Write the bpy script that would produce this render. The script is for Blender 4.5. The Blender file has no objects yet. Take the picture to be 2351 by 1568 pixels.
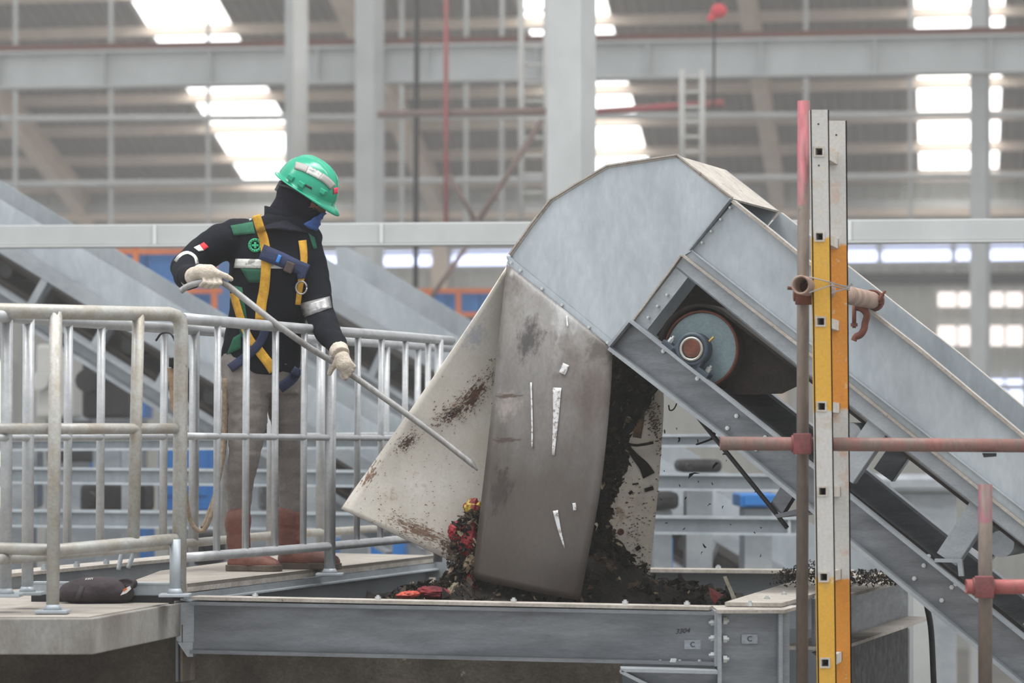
import bpy, bmesh, math, random
from mathutils import Vector as V, Matrix, noise
from mathutils.bvhtree import BVHTree
C = bpy.context.scene.collection
S = bpy.context.scene
random.seed(7)
# ---------------------------------------------------------------- camera, world, light, exposure
F, CX, HY, ZC = 6400.0, 1175.5, 1010.0, 4.0
EYE = V((0, 0, ZC))
cam_d = bpy.data.cameras.new('camera'); cam = bpy.data.objects.new('camera', cam_d); C.objects.link(cam)
cam.location = EYE; cam.rotation_euler = (math.pi/2, 0, 0)
cam_d.sensor_width = 36; cam_d.lens = F/2351*36; cam_d.shift_y = (HY-784)/2351
cam_d.clip_end = 400
cam_d.dof.use_dof = True; cam_d.dof.focus_distance = 10.8; cam_d.dof.aperture_fstop = 2.8
S.camera = cam
w = bpy.data.worlds.new('world'); S.world = w; w.use_nodes = True
bg = w.node_tree.nodes['Background']; bg.inputs[0].default_value = (0.97, 0.985, 1.0, 1); bg.inputs[1].default_value = 0.75
def area(name, loc, target, size, energy, col=(1, 1, 1)):
    l = bpy.data.lights.new(name, 'AREA'); l.shape = 'SQUARE'; l.size = size; l.energy = energy; l.color = col
    o = bpy.data.objects.new(name, l); C.objects.link(o); o.location = loc
    o.rotation_euler = (V(target)-V(loc)).to_track_quat('-Z', 'Y').to_euler(); return o
for lx in (-5.5, -1.0, 4.5):   # the roof lights over the near bays
    ob = area('roof_light', (lx, 9.5, 12.5), (lx*.9, 9.6, 4), 1, 330, (1.0, .99, .97)); ob.data.shape = 'RECTANGLE'; ob.data.size = 1.3; ob.data.size_y = 9
S.view_settings.view_transform = 'Standard'; S.view_settings.look = 'None'
S.view_settings.gamma = 1; S.view_settings.use_curve_mapping = False
S.view_settings.exposure = 0.58
S.cycles.use_denoising = True; S.cycles.use_adaptive_sampling = True; S.cycles.adaptive_threshold = .03
S.cycles.max_bounces = 6; S.cycles.diffuse_bounces = 3; S.cycles.glossy_bounces = 3; S.cycles.volume_bounces = 0
S.cycles.transparent_max_bounces = 8; S.cycles.caustics_reflective = False; S.cycles.caustics_refractive = False
S.cycles.sample_clamp_indirect = 4

# ---------------------------------------------------------------- helpers
def W(px, py, Y): return V(((px-CX)/F*Y, Y, ZC-(py-HY)/F*Y))
def ray(px, py): return V(((px-CX)/F, 1.0, -(py-HY)/F))
def on_plane(px, py, p0, n):
    d = ray(px, py); return EYE + d*((p0-EYE).dot(n)/d.dot(n))
def srgb(c):
    return tuple(((x/255)/12.92 if x/255 <= .04045 else ((x/255+.055)/1.055)**2.4) for x in c)
MATS = {}
def mat(name, col, col2=None, scale=6, lo=.35, hi=.65, metal=0., rough=.6, bump=0., bscale=60, fine=.12, fscale=90,
        stretch=(1, 1, 1), spec=None, speck=None, emit=0., steps=None, detail=5, grad=None, stains=()):
    """steps: [(z, colour), ...] paint bands along object Z; speck: (colour, scale, threshold, width)."""
    if name in MATS: return MATS[name]
    m = bpy.data.materials.new(name); m.use_nodes = True; nt = m.node_tree; N = nt.nodes; L = nt.links
    b = N['Principled BSDF']
    def new(t, **k):
        n = N.new(t)
        for a, v in k.items(): setattr(n, a, v)
        return n
    tc = new('ShaderNodeTexCoord'); mp = new('ShaderNodeMapping'); mp.inputs['Scale'].default_value = stretch
    L.new(tc.outputs['Object'], mp.inputs[0])
    def noi(s, d=5, r=.6):
        n = new('ShaderNodeTexNoise'); n.inputs['Scale'].default_value = s; n.inputs['Detail'].default_value = d
        n.inputs['Roughness'].default_value = r; L.new(mp.outputs[0], n.inputs['Vector']); return n.outputs[0]
    def rng(x, a, z, o0=0., o1=1.):
        n = new('ShaderNodeMapRange'); n.inputs[1].default_value = a; n.inputs[2].default_value = z
        n.inputs[3].default_value = o0; n.inputs[4].default_value = o1; L.new(x, n.inputs[0]); return n.outputs[0]
    def mix(f, a, c, mode='MIX'):
        n = new('ShaderNodeMix', data_type='RGBA', blend_type=mode)
        for idx, x in ((0, f), (6, a), (7, c)):
            if isinstance(x, tuple): n.inputs[idx].default_value = (*x, 1)
            elif isinstance(x, (int, float)): n.inputs[idx].default_value = x
            else: L.new(x, n.inputs[idx])
        return n.outputs[2]
    c = srgb(col)
    cur = c
    if steps:
        sp = new('ShaderNodeSeparateXYZ'); L.new(tc.outputs['Object'], sp.inputs[0])
        nz = noi(25, 4)
        ad = new('ShaderNodeMath', operation='MULTIPLY_ADD'); L.new(nz, ad.inputs[0]); ad.inputs[1].default_value = .05; L.new(sp.outputs[2], ad.inputs[2])
        for z, cc in steps:
            cur = mix(rng(ad.outputs[0], z+.02, z+.03), cur, srgb(cc))
    if col2: cur = mix(rng(noi(scale, detail), lo, hi), cur, srgb(col2))
    if grad:
        sp = new('ShaderNodeSeparateXYZ'); L.new(tc.outputs['Object'], sp.inputs[0])
        ad = new('ShaderNodeMath', operation='MULTIPLY_ADD'); L.new(noi(4, 4), ad.inputs[0]); ad.inputs[1].default_value = .7; L.new(sp.outputs[2], ad.inputs[2])
        cur = mix(rng(ad.outputs[0], grad[0]+.35, grad[1]+.35), cur, srgb(grad[2]))
    if speck:
        for sc_, s2, th, wd in (speck if isinstance(speck, list) else [speck]):
            cur = mix(rng(noi(s2, 6, .7), th, th+wd), cur, srgb(sc_))
    for (sx_, sz_, rx_, rz_, ang, cc, sc2, th, wd) in stains:   # dirt splashed on one place of the sheet
        m2 = new('ShaderNodeMapping'); m2.vector_type = 'TEXTURE'; m2.inputs['Location'].default_value = (sx_, 0, sz_); m2.inputs['Rotation'].default_value = (0, ang, 0); m2.inputs['Scale'].default_value = (rx_, 1e4, rz_)
        L.new(tc.outputs['Object'], m2.inputs[0])
        ln_ = new('ShaderNodeVectorMath', operation='LENGTH'); L.new(m2.outputs[0], ln_.inputs[0])
        n2 = new('ShaderNodeTexNoise'); n2.inputs['Scale'].default_value = sc2; n2.inputs['Detail'].default_value = 6; n2.inputs['Roughness'].default_value = .7; L.new(m2.outputs[0], n2.inputs['Vector'])
        a2_ = new('ShaderNodeMath', operation='MULTIPLY_ADD'); L.new(rng(ln_.outputs['Value'], 0, 1), a2_.inputs[0]); a2_.inputs[1].default_value = -.45; L.new(n2.outputs[0], a2_.inputs[2])
        cur = mix(rng(a2_.outputs[0], th, th+wd), cur, srgb(cc))
    if fine:
        cur = mix(1.0, cur, rng(noi(fscale, 3), .3, .7, 1-fine, 1+fine), 'MULTIPLY')
    if isinstance(cur, tuple): b.inputs['Base Color'].default_value = (*cur, 1)
    else: L.new(cur, b.inputs['Base Color'])
    b.inputs['Metallic'].default_value = metal; b.inputs['Roughness'].default_value = rough
    if spec is not None: b.inputs['Specular IOR Level'].default_value = spec
    if metal or rough < .5: L.new(rng(noi(scale*2.3+3, 4), .3, .7, rough*.8, min(1, rough*1.25)), b.inputs['Roughness'])
    if bump:
        bp = new('ShaderNodeBump'); bp.inputs['Strength'].default_value = bump; bp.inputs['Distance'].default_value = .01
        L.new(noi(bscale, 4), bp.inputs['Height']); L.new(bp.outputs[0], b.inputs['Normal'])
    if emit:
        b.inputs['Emission Color'].default_value = (*c, 1); b.inputs['Emission Strength'].default_value = emit
    MATS[name] = m; return m

ORG = {}
def org(o): return ORG.get(o.name, V((0, 0, 0))) if o else V((0, 0, 0))
def tag(o, label=None, cat=None, group=None, kind=None):
    if label: o['label'] = label
    if cat: o['category'] = cat
    if group: o['group'] = group
    if kind: o['kind'] = kind
    return o
def thing(name, loc, label=None, cat=None, group=None, kind=None):
    o = bpy.data.objects.new(name, None); C.objects.link(o); o.location = loc; o.empty_display_size = .1
    ORG[o.name] = V(loc); return tag(o, label, cat, group, kind)
def frame(d, up=V((0, 0, 1))):
    d = d.normalized(); s = d.cross(up)
    if s.length < 1e-5: s = d.cross(V((0, 1, 0)))
    s.normalize(); return d, s, s.cross(d).normalized()
class MB:
    def __init__(s): s.v = []; s.f = []
    def add(s, vs, fs):
        k = len(s.v); s.v += [V(x) for x in vs]; s.f += [tuple(i+k for i in f) for f in fs]; return s
    def prism(s, pts, vec):
        n = len(pts); pts = [V(p) for p in pts]; vec = V(vec)
        return s.add(pts+[p+vec for p in pts], [tuple(range(n)), tuple(range(2*n-1, n-1, -1))]+[(i, (i+1) % n, n+(i+1) % n, n+i) for i in range(n)])
    def box(s, c, x, y, z, R=None):
        R = R or Matrix.Identity(3); c = V(c)
        a, b, d = R @ V((x/2, 0, 0)), R @ V((0, y/2, 0)), R @ V((0, 0, z/2))
        return s.prism([c-a-b-d, c+a-b-d, c+a+b-d, c-a+b-d], 2*d)
    def bar(s, p0, p1, wd, h, up=V((0, 0, 1))):
        p0, p1 = V(p0), V(p1); d, sd, u = frame(p1-p0, up); a, b = sd*wd/2, u*h/2
        return s.prism([p0-a-b, p0+a-b, p0+a+b, p0-a+b], p1-p0)
    def ext(s, prof, p0, p1, up=V((0, 0, 1))):
        p0, p1 = V(p0), V(p1); d, sd, u = frame(p1-p0, up)
        return s.prism([p0+sd*x+u*y for x, y in prof], p1-p0)
    def tube(s, pts, r, n=12, cap=True, inner=None):
        pts = [V(p) for p in pts]; m = len(pts); rs = r if isinstance(r, (list, tuple)) else [r]*m
        ref = V((0, 0, 1)) if abs((pts[-1]-pts[0]).normalized().z) < .95 else V((0, 1, 0))
        vs = []; prev = None
        for i, p in enumerate(pts):
            t = (pts[min(i+1, m-1)]-pts[max(i-1, 0)]).normalized()
            if prev is None: a = t.cross(ref).normalized()
            else: a = (prev-t*prev.dot(t)).normalized()
            prev = a; b = t.cross(a)
            vs += [p+(a*math.cos(q)+b*math.sin(q))*rs[i] for q in (2*math.pi*j/n for j in range(n))]
        fs = [(i*n+j, i*n+(j+1) % n, (i+1)*n+(j+1) % n, (i+1)*n+j) for i in range(m-1) for j in range(n)]
        if inner:
            k = len(vs); c0, c1 = pts[0], pts[-1]
            vs += [c0+(x-c0)*inner for x in vs[:n]]+[c1+(x-c1)*inner for x in vs[(m-1)*n:m*n]]
            for j in range(n):
                j2 = (j+1) % n
                fs += [(j2, j, k+j, k+j2), ((m-1)*n+j, (m-1)*n+j2, k+n+j2, k+n+j), (k+j, k+n+j, k+n+j2, k+j2)]
        elif cap: fs += [tuple(range(n-1, -1, -1)), tuple(range((m-1)*n, m*n))]
        return s.add(vs, fs)
    def grid(s, rows):
        k, n = len(rows), len(rows[0])
        return s.add([p for r in rows for p in r], [(i*n+j, i*n+j+1, (i+1)*n+j+1, (i+1)*n+j) for i in range(k-1) for j in range(n-1)])
    def ball(s, c, rx, ry, rz, R=None, n=16, m=10):
        R = R or Matrix.Identity(3); c = V(c); vs = []
        for i in range(1, m):
            t = math.pi*i/m
            for j in range(n):
                q = 2*math.pi*j/n; vs.append(c+R @ V((rx*math.sin(t)*math.cos(q), ry*math.sin(t)*math.sin(q), rz*math.cos(t))))
        fs = [(i*n+j, (i+1)*n+j, (i+1)*n+(j+1) % n, i*n+(j+1) % n) for i in range(m-2) for j in range(n)]
        vs += [c+R @ V((0, 0, rz)), c-R @ V((0, 0, rz))]; a = len(vs)-2
        fs += [(a, j, (j+1) % n) for j in range(n)]+[(a+1, (m-2)*n+(j+1) % n, (m-2)*n+j) for j in range(n)]
        return s.add(vs, fs)
    def build(s, name, m, parent=None, smooth=False, solid=0., bevel=0.):
        o0 = org(parent); me = bpy.data.meshes.new(name)
        me.from_pydata([tuple(p-o0) for p in s.v], [], s.f)
        bm = bmesh.new(); bm.from_mesh(me); bmesh.ops.recalc_face_normals(bm, faces=bm.faces); bm.to_mesh(me); bm.free()
        for x in (m if isinstance(m, list) else [m]): me.materials.append(x)
        if smooth:
            me.polygons.foreach_set('use_smooth', [len(p.vertices) < 5 for p in me.polygons])
        o = bpy.data.objects.new(name, me); C.objects.link(o)
        if parent: o.parent = parent
        ORG[o.name] = o0
        if solid:
            k = o.modifiers.new('t', 'SOLIDIFY'); k.thickness = solid; k.offset = 0
        if bevel:
            k = o.modifiers.new('b', 'BEVEL'); k.width = bevel; k.segments = 2; k.limit_method = 'ANGLE'
        return o
def blob(mb, name, m, parent=None, voxel=.01, smooth=4, disp=0., dscale=14, aniso=(1, 1, 1), clamp=None):
    o = mb.build(name, m, parent, True); md = o.modifiers.new('r', 'REMESH'); md.mode = 'VOXEL'; md.voxel_size = voxel
    sm = o.modifiers.new('s', 'SMOOTH'); sm.iterations = smooth; sm.factor = .5
    dg = bpy.context.evaluated_depsgraph_get(); me = bpy.data.meshes.new_from_object(o.evaluated_get(dg))
    o.modifiers.clear(); old = o.data; o.data = me; bpy.data.meshes.remove(old)
    if disp:
        nn = [v.normal.copy() for v in me.vertices]
        for v, q in zip(me.vertices, nn):
            p = V((v.co.x*aniso[0], v.co.y*aniso[1], v.co.z*aniso[2]))*dscale
            v.co += q*disp*(noise.noise(p)+.5*noise.noise(p*2.3))
    if clamp is not None:
        z0 = clamp-org(o).z
        for v in me.vertices:
            if v.co.z < z0: v.co.z = z0
    me.polygons.foreach_set('use_smooth', [True]*len(me.polygons)); me.update()
    if not me.materials: me.materials.append(m)
    return o
BOLT = {}
def bolt(p, axis, parent, r=.011, h=.012, m=None, name='bolt', n=6):
    key = (round(r, 4), round(h, 4), n, m.name)
    if key not in BOLT:
        b = MB().tube([(0, 0, 0), (0, 0, h)], r, n); b.tube([(0, 0, h), (0, 0, h*1.5)], r*.55, 8)
        o = b.build(name, m); BOLT[key] = o.data; C.objects.unlink(o); bpy.data.objects.remove(o)
    o = bpy.data.objects.new(name, BOLT[key]); C.objects.link(o); o.parent = parent
    o.location = V(p)-org(parent); o.rotation_euler = V(axis).to_track_quat('Z', 'Y').to_euler(); return o
def text_mb(string, size, p, right, up, name, m, parent, depth=.002):
    cu = bpy.data.curves.new('t', 'FONT'); cu.body = string; cu.size = size; cu.extrude = depth; cu.align_x = 'CENTER'; cu.align_y = 'CENTER'
    t = bpy.data.objects.new('t', cu); C.objects.link(t); dg = bpy.context.evaluated_depsgraph_get()
    me = bpy.data.meshes.new_from_object(t.evaluated_get(dg)); bpy.data.objects.remove(t)
    r, u = V(right).normalized(), V(up).normalized(); n = r.cross(u); p = V(p)-org(parent)
    for v in me.vertices: v.co = p+r*v.co.x+u*v.co.y+n*v.co.z
    me.materials.clear(); me.materials.append(m)
    o = bpy.data.objects.new(name, me); C.objects.link(o); o.parent = parent; return o
def I_prof(wd, h, tf, tw):
    a, b, c, d = wd/2, h/2, tw/2, h/2-tf
    return [(-a, -b), (a, -b), (a, -d), (c, -d), (c, d), (a, d), (a, b), (-a, b), (-a, d), (-c, d), (-c, -d), (-a, -d)]
def lerp(a, b, t): return a+(b-a)*t
def interp(xs, ys, x):
    if x <= xs[0]: return ys[0]
    for i in range(len(xs)-1):
        if x <= xs[i+1]: return lerp(ys[i], ys[i+1], (x-xs[i])/(xs[i+1]-xs[i]))
    return ys[-1]
def curve(pts, n=8):
    """Catmull-Rom through points."""
    pts = [V(p) for p in pts]; q = [2*pts[0]-pts[1]]+pts+[2*pts[-1]-pts[-2]]; out = []
    for i in range(1, len(q)-2):
        for k in range(n):
            t = k/n; a, b, c, d = q[i-1], q[i], q[i+1], q[i+2]
            out.append(.5*((2*b)+(c-a)*t+(2*a-5*b+4*c-d)*t*t+(3*b-a-3*c+d)*t**3))
    return out+[pts[-1]]

# ---------------------------------------------------------------- materials
GALV = mat('galvanised', (181, 189, 194), (158, 166, 172), 4, metal=.35, rough=.5, bump=.03, fine=.07, fscale=45, stretch=(1, 1, .45), speck=((146, 146, 142), 9, .66, .1))
GALVD = mat('galvanised_dull', (162, 167, 171), (140, 146, 152), 4, metal=.35, rough=.55, fine=.08, stretch=(1, 1, 2))
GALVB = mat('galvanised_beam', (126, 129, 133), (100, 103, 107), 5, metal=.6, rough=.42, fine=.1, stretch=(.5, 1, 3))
DUSTY = mat('dusty_steel', (176, 170, 162), (150, 143, 135), 9, rough=.85, fine=.15, speck=((110, 80, 62), 30, .62, .1))
PIPE = mat('rail_pipe', (186, 188, 190), (168, 170, 172), 14, metal=.4, rough=.42, fine=.06)
PIPED = mat('rail_pipe_dusty', (176, 177, 174), (160, 153, 141), 11, metal=.3, rough=.5, fine=.12, speck=((120, 92, 70), 24, .66, .06))
CONC = mat('concrete', (150, 148, 144), (118, 112, 106), 5, rough=.9, bump=.2, fine=.12, stretch=(1, 1, .5))
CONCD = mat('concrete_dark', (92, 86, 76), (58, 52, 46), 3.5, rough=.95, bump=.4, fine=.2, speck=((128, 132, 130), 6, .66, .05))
DECK = mat('deck_dust', (164, 158, 150), (146, 139, 131), 7, rough=.9, bump=.15, fine=.1)
DARK = mat('black_steel', (40, 40, 42), (28, 28, 30), 8, metal=.2, rough=.6)
BELT = mat('belt_rubber', (36, 32, 30), (52, 44, 38), 8, rough=.8, bump=.3, fine=.25)
def PX(px, py, Y=11.03): return ((px-CX)/F*Y, ZC-(py-HY)/F*Y)
def stain(px, py, rx, rz, ang, cc, sc, th, wd): return (*PX(px, py), rx/F*11.03, rz/F*11.03, ang, cc, sc, th, wd)
BOLTM = mat('bolt_zinc', (196, 200, 200), metal=.6, rough=.35, fine=0)
RUST = mat('rust', (116, 66, 50), (86, 52, 42), 30, rough=.85, bump=.3)
WHITEP = mat('white_paint', (206, 206, 202), (192, 190, 184), 3, rough=.6, fine=.04)
COLP = mat('column_paint', (196, 199, 198), (184, 187, 186), 2, rough=.6, fine=.03)
BEIGE = mat('beige_rafter', (234, 216, 198), (218, 200, 182), 2, rough=.7, fine=.04)
ROOF = mat('roof_sheet', (142, 134, 126), (118, 110, 103), 1.2, rough=.7, fine=.08, fscale=20)
BLUE = mat('blue_paint', (36, 124, 202), (30, 108, 180), 2, rough=.5, fine=.06)
ORANGE = mat('orange_paint', (226, 122, 54), (200, 100, 46), 8, rough=.6)
WALLP = mat('wall_sheet', (196, 196, 190), (182, 182, 176), 1, rough=.7, fine=.04)

# ---------------------------------------------------------------- the hall: floor, far wall, roof, columns
YAW = math.radians(9); Hh = V((math.cos(YAW), -math.sin(YAW), 0)); Kk = V((math.sin(YAW), math.cos(YAW), 0)); UP = V((0, 0, 1))
KW = 54.0
def wallp(px, py): return on_plane(px, py, Kk*KW, Kk)
EAVE = wallp(1175, 424).z
RN = (UP+Kk*.31).normalized(); R0 = Kk*KW+UP*EAVE
def roofp(px, py): return on_plane(px, py, R0, RN)
def roofst(px, py):
    p = roofp(px, py)-R0; return p.dot(Hh), -p.dot(Kk)
def roofw(s, t, dz=0.): return R0+Hh*s-Kk*t+UP*(.31*t+dz)
fl = MB().box((0, 27, -.1), 60, 64, .2).build('floor', mat('floor_concrete', (150, 148, 142), (120, 116, 110), .6, rough=.85, fine=.1)); tag(fl, kind='structure')
wl = MB()
prof = []
s = -24
while s < 24:
    prof += [(s, 0), (s+.12, 0), (s+.15, -.035), (s+.27, -.035)]; s += .3
zs_open = [(wallp(1175, 614).z, wallp(1175, 570).z)]
for z0, z1 in ((0, zs_open[0][0]), (zs_open[0][1], EAVE+.3)):
    wl.grid([[Hh*a+Kk*(KW+b)+UP*z for a, b in prof] for z in (z0, z1)])
tag(wl.build('wall_far', WALLP), kind='structure')
SKY = mat('skylight_sheet', (255, 255, 255), emit=2.6, fine=0, rough=.5)
WINL = mat('window_daylight', (214, 222, 255), emit=2.0, fine=0, rough=.3)
WINW = mat('window_warm', (255, 240, 232), emit=1.15, fine=0, rough=.3)
strips = []
for (xa, ya, xb, yb) in ((425, 200, 612, 200), (1253, 185, 1440, 185), (2105, 165, 2300, 165)):
    s0, t0 = roofst(xa, ya); s1, t1 = roofst(xb, yb); strips.append((s0, s1))
TMAX = 22.0; PUR = 1.35
rf = MB(); edges = [-24.0]
for a, b in strips: edges += [a, b]
edges.append(24.0)
for i in range(0, len(edges), 2):
    a, b = edges[i], edges[i+1]; pr = []; x = a
    while x < b:
        pr += [(x, 0), (min(x+.08, b), 0), (min(x+.1, b), .05), (min(x+.18, b), .05)]; x += .2
    rf.grid([[roofw(q, t, z) for q, z in pr] for t in (-.6, TMAX)])
roof = rf.build('ceiling', ROOF); tag(roof, kind='structure')
t = .35; k = 0
purl_t = []
while t < TMAX:
    MB().bar(roofw(-24, t, -.1), roofw(24, t, -.1), .07, .18, RN).build('purlin', BEIGE, roof); purl_t.append(t); t += PUR
for xr in (-470, 115, 965, 1775, 2560):
    s0, _ = roofst(xr, 320)
    MB().ext(I_prof(.26, .5, .03, .03), roofw(s0, -.3, -.46), roofw(s0, TMAX, -.46), RN).build('rafter', BEIGE, roof)
    pt = roofw(s0, .1, -.6)
    MB().bar(V((pt.x, pt.y, 0)), pt, .3, .35, Kk).build('wall_post', BEIGE, roof)
for i, (a, b) in enumerate(strips):
    wn = thing('window_%d' % (i+1), roofw((a+b)/2, 6), kind='structure')
    for j in range(len(purl_t)-1):
        MB().grid([[roofw(q, tt, .03+.012*(m % 2)) for m, q in enumerate([lerp(a, b, u/14) for u in range(15)])] for tt in (purl_t[j]+.02, purl_t[j+1]-.02)]).build('pane', SKY, wn)
# strip window in far wall
wn = thing('window_4', wallp(1175, 590), kind='structure'); z0, z1 = zs_open[0]
for i in range(22):
    a = -15.4+i*1.4
    MB().prism([Hh*(a+.05)+Kk*(KW+.05)+UP*z0, Hh*(a+1.35)+Kk*(KW+.05)+UP*z0, Hh*(a+1.35)+Kk*(KW+.05)+UP*z1, Hh*(a+.05)+Kk*(KW+.05)+UP*z1], Kk*.02).build('pane', WINL, wn)
    MB().box(Hh*a+Kk*KW+UP*(z0+z1)/2, .1, .12, z1-z0+.1, Matrix.Rotation(-YAW, 3, 'Z')).build('mullion', COLP, wn)
for zz, hh in ((z0, .1), (z1, .1), (lerp(z0, z1, .72), .06)):
    MB().bar(Hh*-16+Kk*(KW-.03)+UP*zz, Hh*16+Kk*(KW-.03)+UP*zz, .1, hh).build('window_rail', COLP, wn)
# square windows low on the wall, right
for i, (xa, xb, ya, yb) in enumerate(((2150, 2245, 668, 708), (2262, 2351, 668, 708), (2150, 2245, 745, 797), (2262, 2351, 745, 797), (2262, 2351, 868, 886), (2275, 2351, 892, 960))):
    wn = thing('window_%d' % (5+i), wallp((xa+xb)/2, yb)-Kk*.1, kind='structure')
    P = [wallp(x, y)-Kk*.06 for x, y in ((xa, yb), (xb, yb), (xb, ya), (xa, ya))]
    MB().prism(P, Kk*.02).build('pane', WINW if i < 4 else WINL, wn)
    fr = MB()
    for a, b in zip(P, P[1:]+P[:1]): fr.bar(a-Kk*.03, b-Kk*.03, .06, .06)
    fr.bar((P[0]+P[1])/2-Kk*.03, (P[2]+P[3])/2-Kk*.03, .05, .05)
    fr.build('window_frame', COLP, wn)
wn = thing('window_11', wallp(0, 990)-Kk*.1, kind='structure')
P = [wallp(x, y)-Kk*.08 for x, y in ((-40, 1170), (28, 1170), (28, 830), (-40, 830))]
MB().prism(P, Kk*.02).build('pane', mat('window_green', (226, 238, 206), emit=1.0, fine=0), wn)
MB().bar(P[1]-Kk*.03, P[2]-Kk*.03, .12, .1, Kk).build('window_frame', COLP, wn); MB().bar(P[0].lerp(P[3], .5)-Kk*.03, P[1].lerp(P[2], .5)-Kk*.03, .12, .1).build('window_bar', COLP, wn)
tr = MB().bar(wallp(1960, 640)-Kk*.1, wallp(2420, 640)-Kk*.1, .15, .22).build('trim_1', DARK); tag(tr, kind='structure')
tr = MB().bar(wallp(-200, 492)-Kk*.2, wallp(2500, 478)-Kk*.2, .3, .3).build('trim_2', COLP); tag(tr, kind='structure')
tr = MB().bar(wallp(-200, 505)-Kk*.4, wallp(2500, 490)-Kk*.4, .2, .14).build('trim_3', BEIGE); tag(tr, kind='structure')
# columns
def column(px0, px1, Y, label, z1=12.0):
    wd = (px1-px0)/F*Y/1.345; c = W((px0+px1)/2, 1010, Y)
    R = Matrix.Rotation(-math.radians(27), 3, 'Z'); r = thing('column', (c.x, Y, 0), label, 'column', kind='structure')
    b = MB()
    b.box((c.x, Y, z1/2), wd, wd, z1, R)
    b.build('shaft', COLP, r, bevel=.01); MB().box((c.x, Y, .02), wd*1.6, wd*1.6, .04, R).build('base_plate', COLP, r)
column(1255, 1370, 21, 'thick pale column rising right behind the hood of the conveyor')
column(815, 882, 37, 'pale column to the right of the green helmet, reaching the strip window')
column(2225, 2276, 37, 'slim pale column at the far right in front of the bright skylight')
def xbeam(name, pa, pb, hpx, wd, m, label, Y0, Y1):
    a, b = W(*pa, Y0), W(*pb, Y1); h = hpx/F*(Y0+Y1)/2
    r = thing(name, (a+b)/2, label, 'beam', kind='structure')
    d = (b-a); o = MB().ext(I_prof(wd, h, .03, .03), a-d*.1, b+d*.1).build('girder', m, r)
    return r, a, b, h
r, a, b, h = xbeam('crane_beam', (0, 164), (2351, 124), 86, .3, COLP, 'deep pale crane girder crossing the whole hall under the skylights', 38, 36)
MB().bar(a-(b-a)*.1+UP*(h/2+.05), b+(b-a)*.1+UP*(h/2+.05), .12, .1).build('crane_rail', RUST, r)
for i in range(-1, 11):
    p = a.lerp(b, i/9.3); MB().box(p, .02, .28, h*.9, Matrix.Rotation(-.06, 3, 'Z')).build('stiffener', COLP, r)
ta, tb_ = W(-150, 543, 15.6), W(2500, 527, 14.8); tie = thing('tie_beam', (ta+tb_)/2, 'pale tie beam at the height of the worker chest, crossing the hall', 'beam', kind='structure')
MB().bar(ta, tb_, .1, .116).build('girder', mat('tie_paint', (172, 175, 175), (160, 163, 163), 2, rough=.6, fine=.03), tie, bevel=.008); MB().bar(ta-UP*.062, tb_-UP*.062, .13, .008).build('bottom_flange', COLP, tie)
for i in range(1, 5): MB().box(ta.lerp(tb_, i/5), .02, .125, .11).build('joint_plate', COLP, tie)
# light frame of bars in front of the far roof
gr = thing('hanger_frame', W(600, 415, 45), 'thin grey frame of hangers and two long rails under the roof', 'frame', kind='structure')
for (y0, y1, r) in ((273, 262, .05), (424, 402, .05)):
    MB().tube([W(-100, y0, 45), W(2450, y1, 43)], r, 8).build('rail', COLP, gr)
for x in (35, 255, 478, 922, 1070, 1152, 1850, 2090):
    MB().tube([W(x, -40, 44.8), W(x, 520, 44.8)], .035, 6).build('hanger', COLP, gr)

# ---------------------------------------------------------------- hanging things, ladders and poles far behind
def single(name, mb, m, label, cat, group=None, smooth=True): return tag(mb.build(name, m, smooth=smooth), label, cat, group)
single('hanging_cable', MB().tube([W(958, -60, 30), W(956, 280, 30), W(954, 700, 30)], .028, 8), DARK, 'thin black pole hanging left of the red one, behind the hood', 'pole')
PINK = mat('pink_pipe', (176, 84, 92), (150, 100, 92), 6, rough=.7)
single('scaffold_tube', MB().tube([W(1024, -60, 29), W(1024, 520, 29)], .025, 8), PINK, 'thin reddish scaffold tube hanging upright beside the black pole', 'pole')
BROWNP = mat('brown_pipe', (120, 106, 100), (140, 112, 104), 5, rough=.75)
single('scaffold_brace', MB().tube([W(1245, 275, 28), W(1100, 505, 28)], .03, 8), BROWNP, 'slanting brown scaffold brace just left of the thick column', 'brace')
single('scaffold_brace', MB().tube([W(1030, 400, 28.5), W(1090, 505, 28.5)], .025, 8), BROWNP, 'short slanting brace meeting the foot of the longer brown brace', 'brace')
single('scaffold_brace', MB().tube([W(1072, 565, 28), W(985, 690, 28)], .025, 8), BROWNP, 'slanting brown brace below the tie beam near the blue cabin', 'brace')
single('scaffold_tube', MB().tube([W(870, 262, 29.5), W(1250, 256, 28.5)], .04, 8), BROWNP, 'level dark scaffold tube crossing behind the thick column', 'pole')
single('scaffold_tube', MB().tube([W(1370, 256, 28.5), W(1660, 236, 28)], .035, 8), PINK, 'level reddish scaffold tube running right from the thick column', 'pole')
def cage_ladder(x0, x1, ya, yb, Y, label, n):
    r = thing('fixed_ladder', W((x0+x1)/2, yb, Y), label, 'ladder')
    for x in (x0, x1): MB().tube([W(x, ya, Y), W(x, yb, Y)], .032, 8).build('stile', WHITEP, r, True)
    for i in range(n):
        y = lerp(ya, yb, (i+.5)/n); MB().tube([W(x0, y, Y), W(x1, y, Y)], .018, 6).build('rung', WHITEP, r, True)
cage_ladder(1197, 1254, -40, 505, 30, 'white fixed ladder hidden half behind the thick column', 13)
cage_ladder(1566, 1612, 160, 400, 28, 'white fixed ladder standing above the peak of the conveyor hood', 7)
rp = thing('white_pipe', W(685, 560, 34), 'fat white pipe running upright behind the green helmet', 'pipe')
MB().tube([W(690, -40, 34), W(688, 560, 34)], .095, 14).build('pipe', WHITEP, rp, True)
MB().bar(W(666, -40, 34.3), W(666, 560, 34.3), .12, .06, V((0, 1, 0))).build('bracket_strip', COLP, rp)
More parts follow.
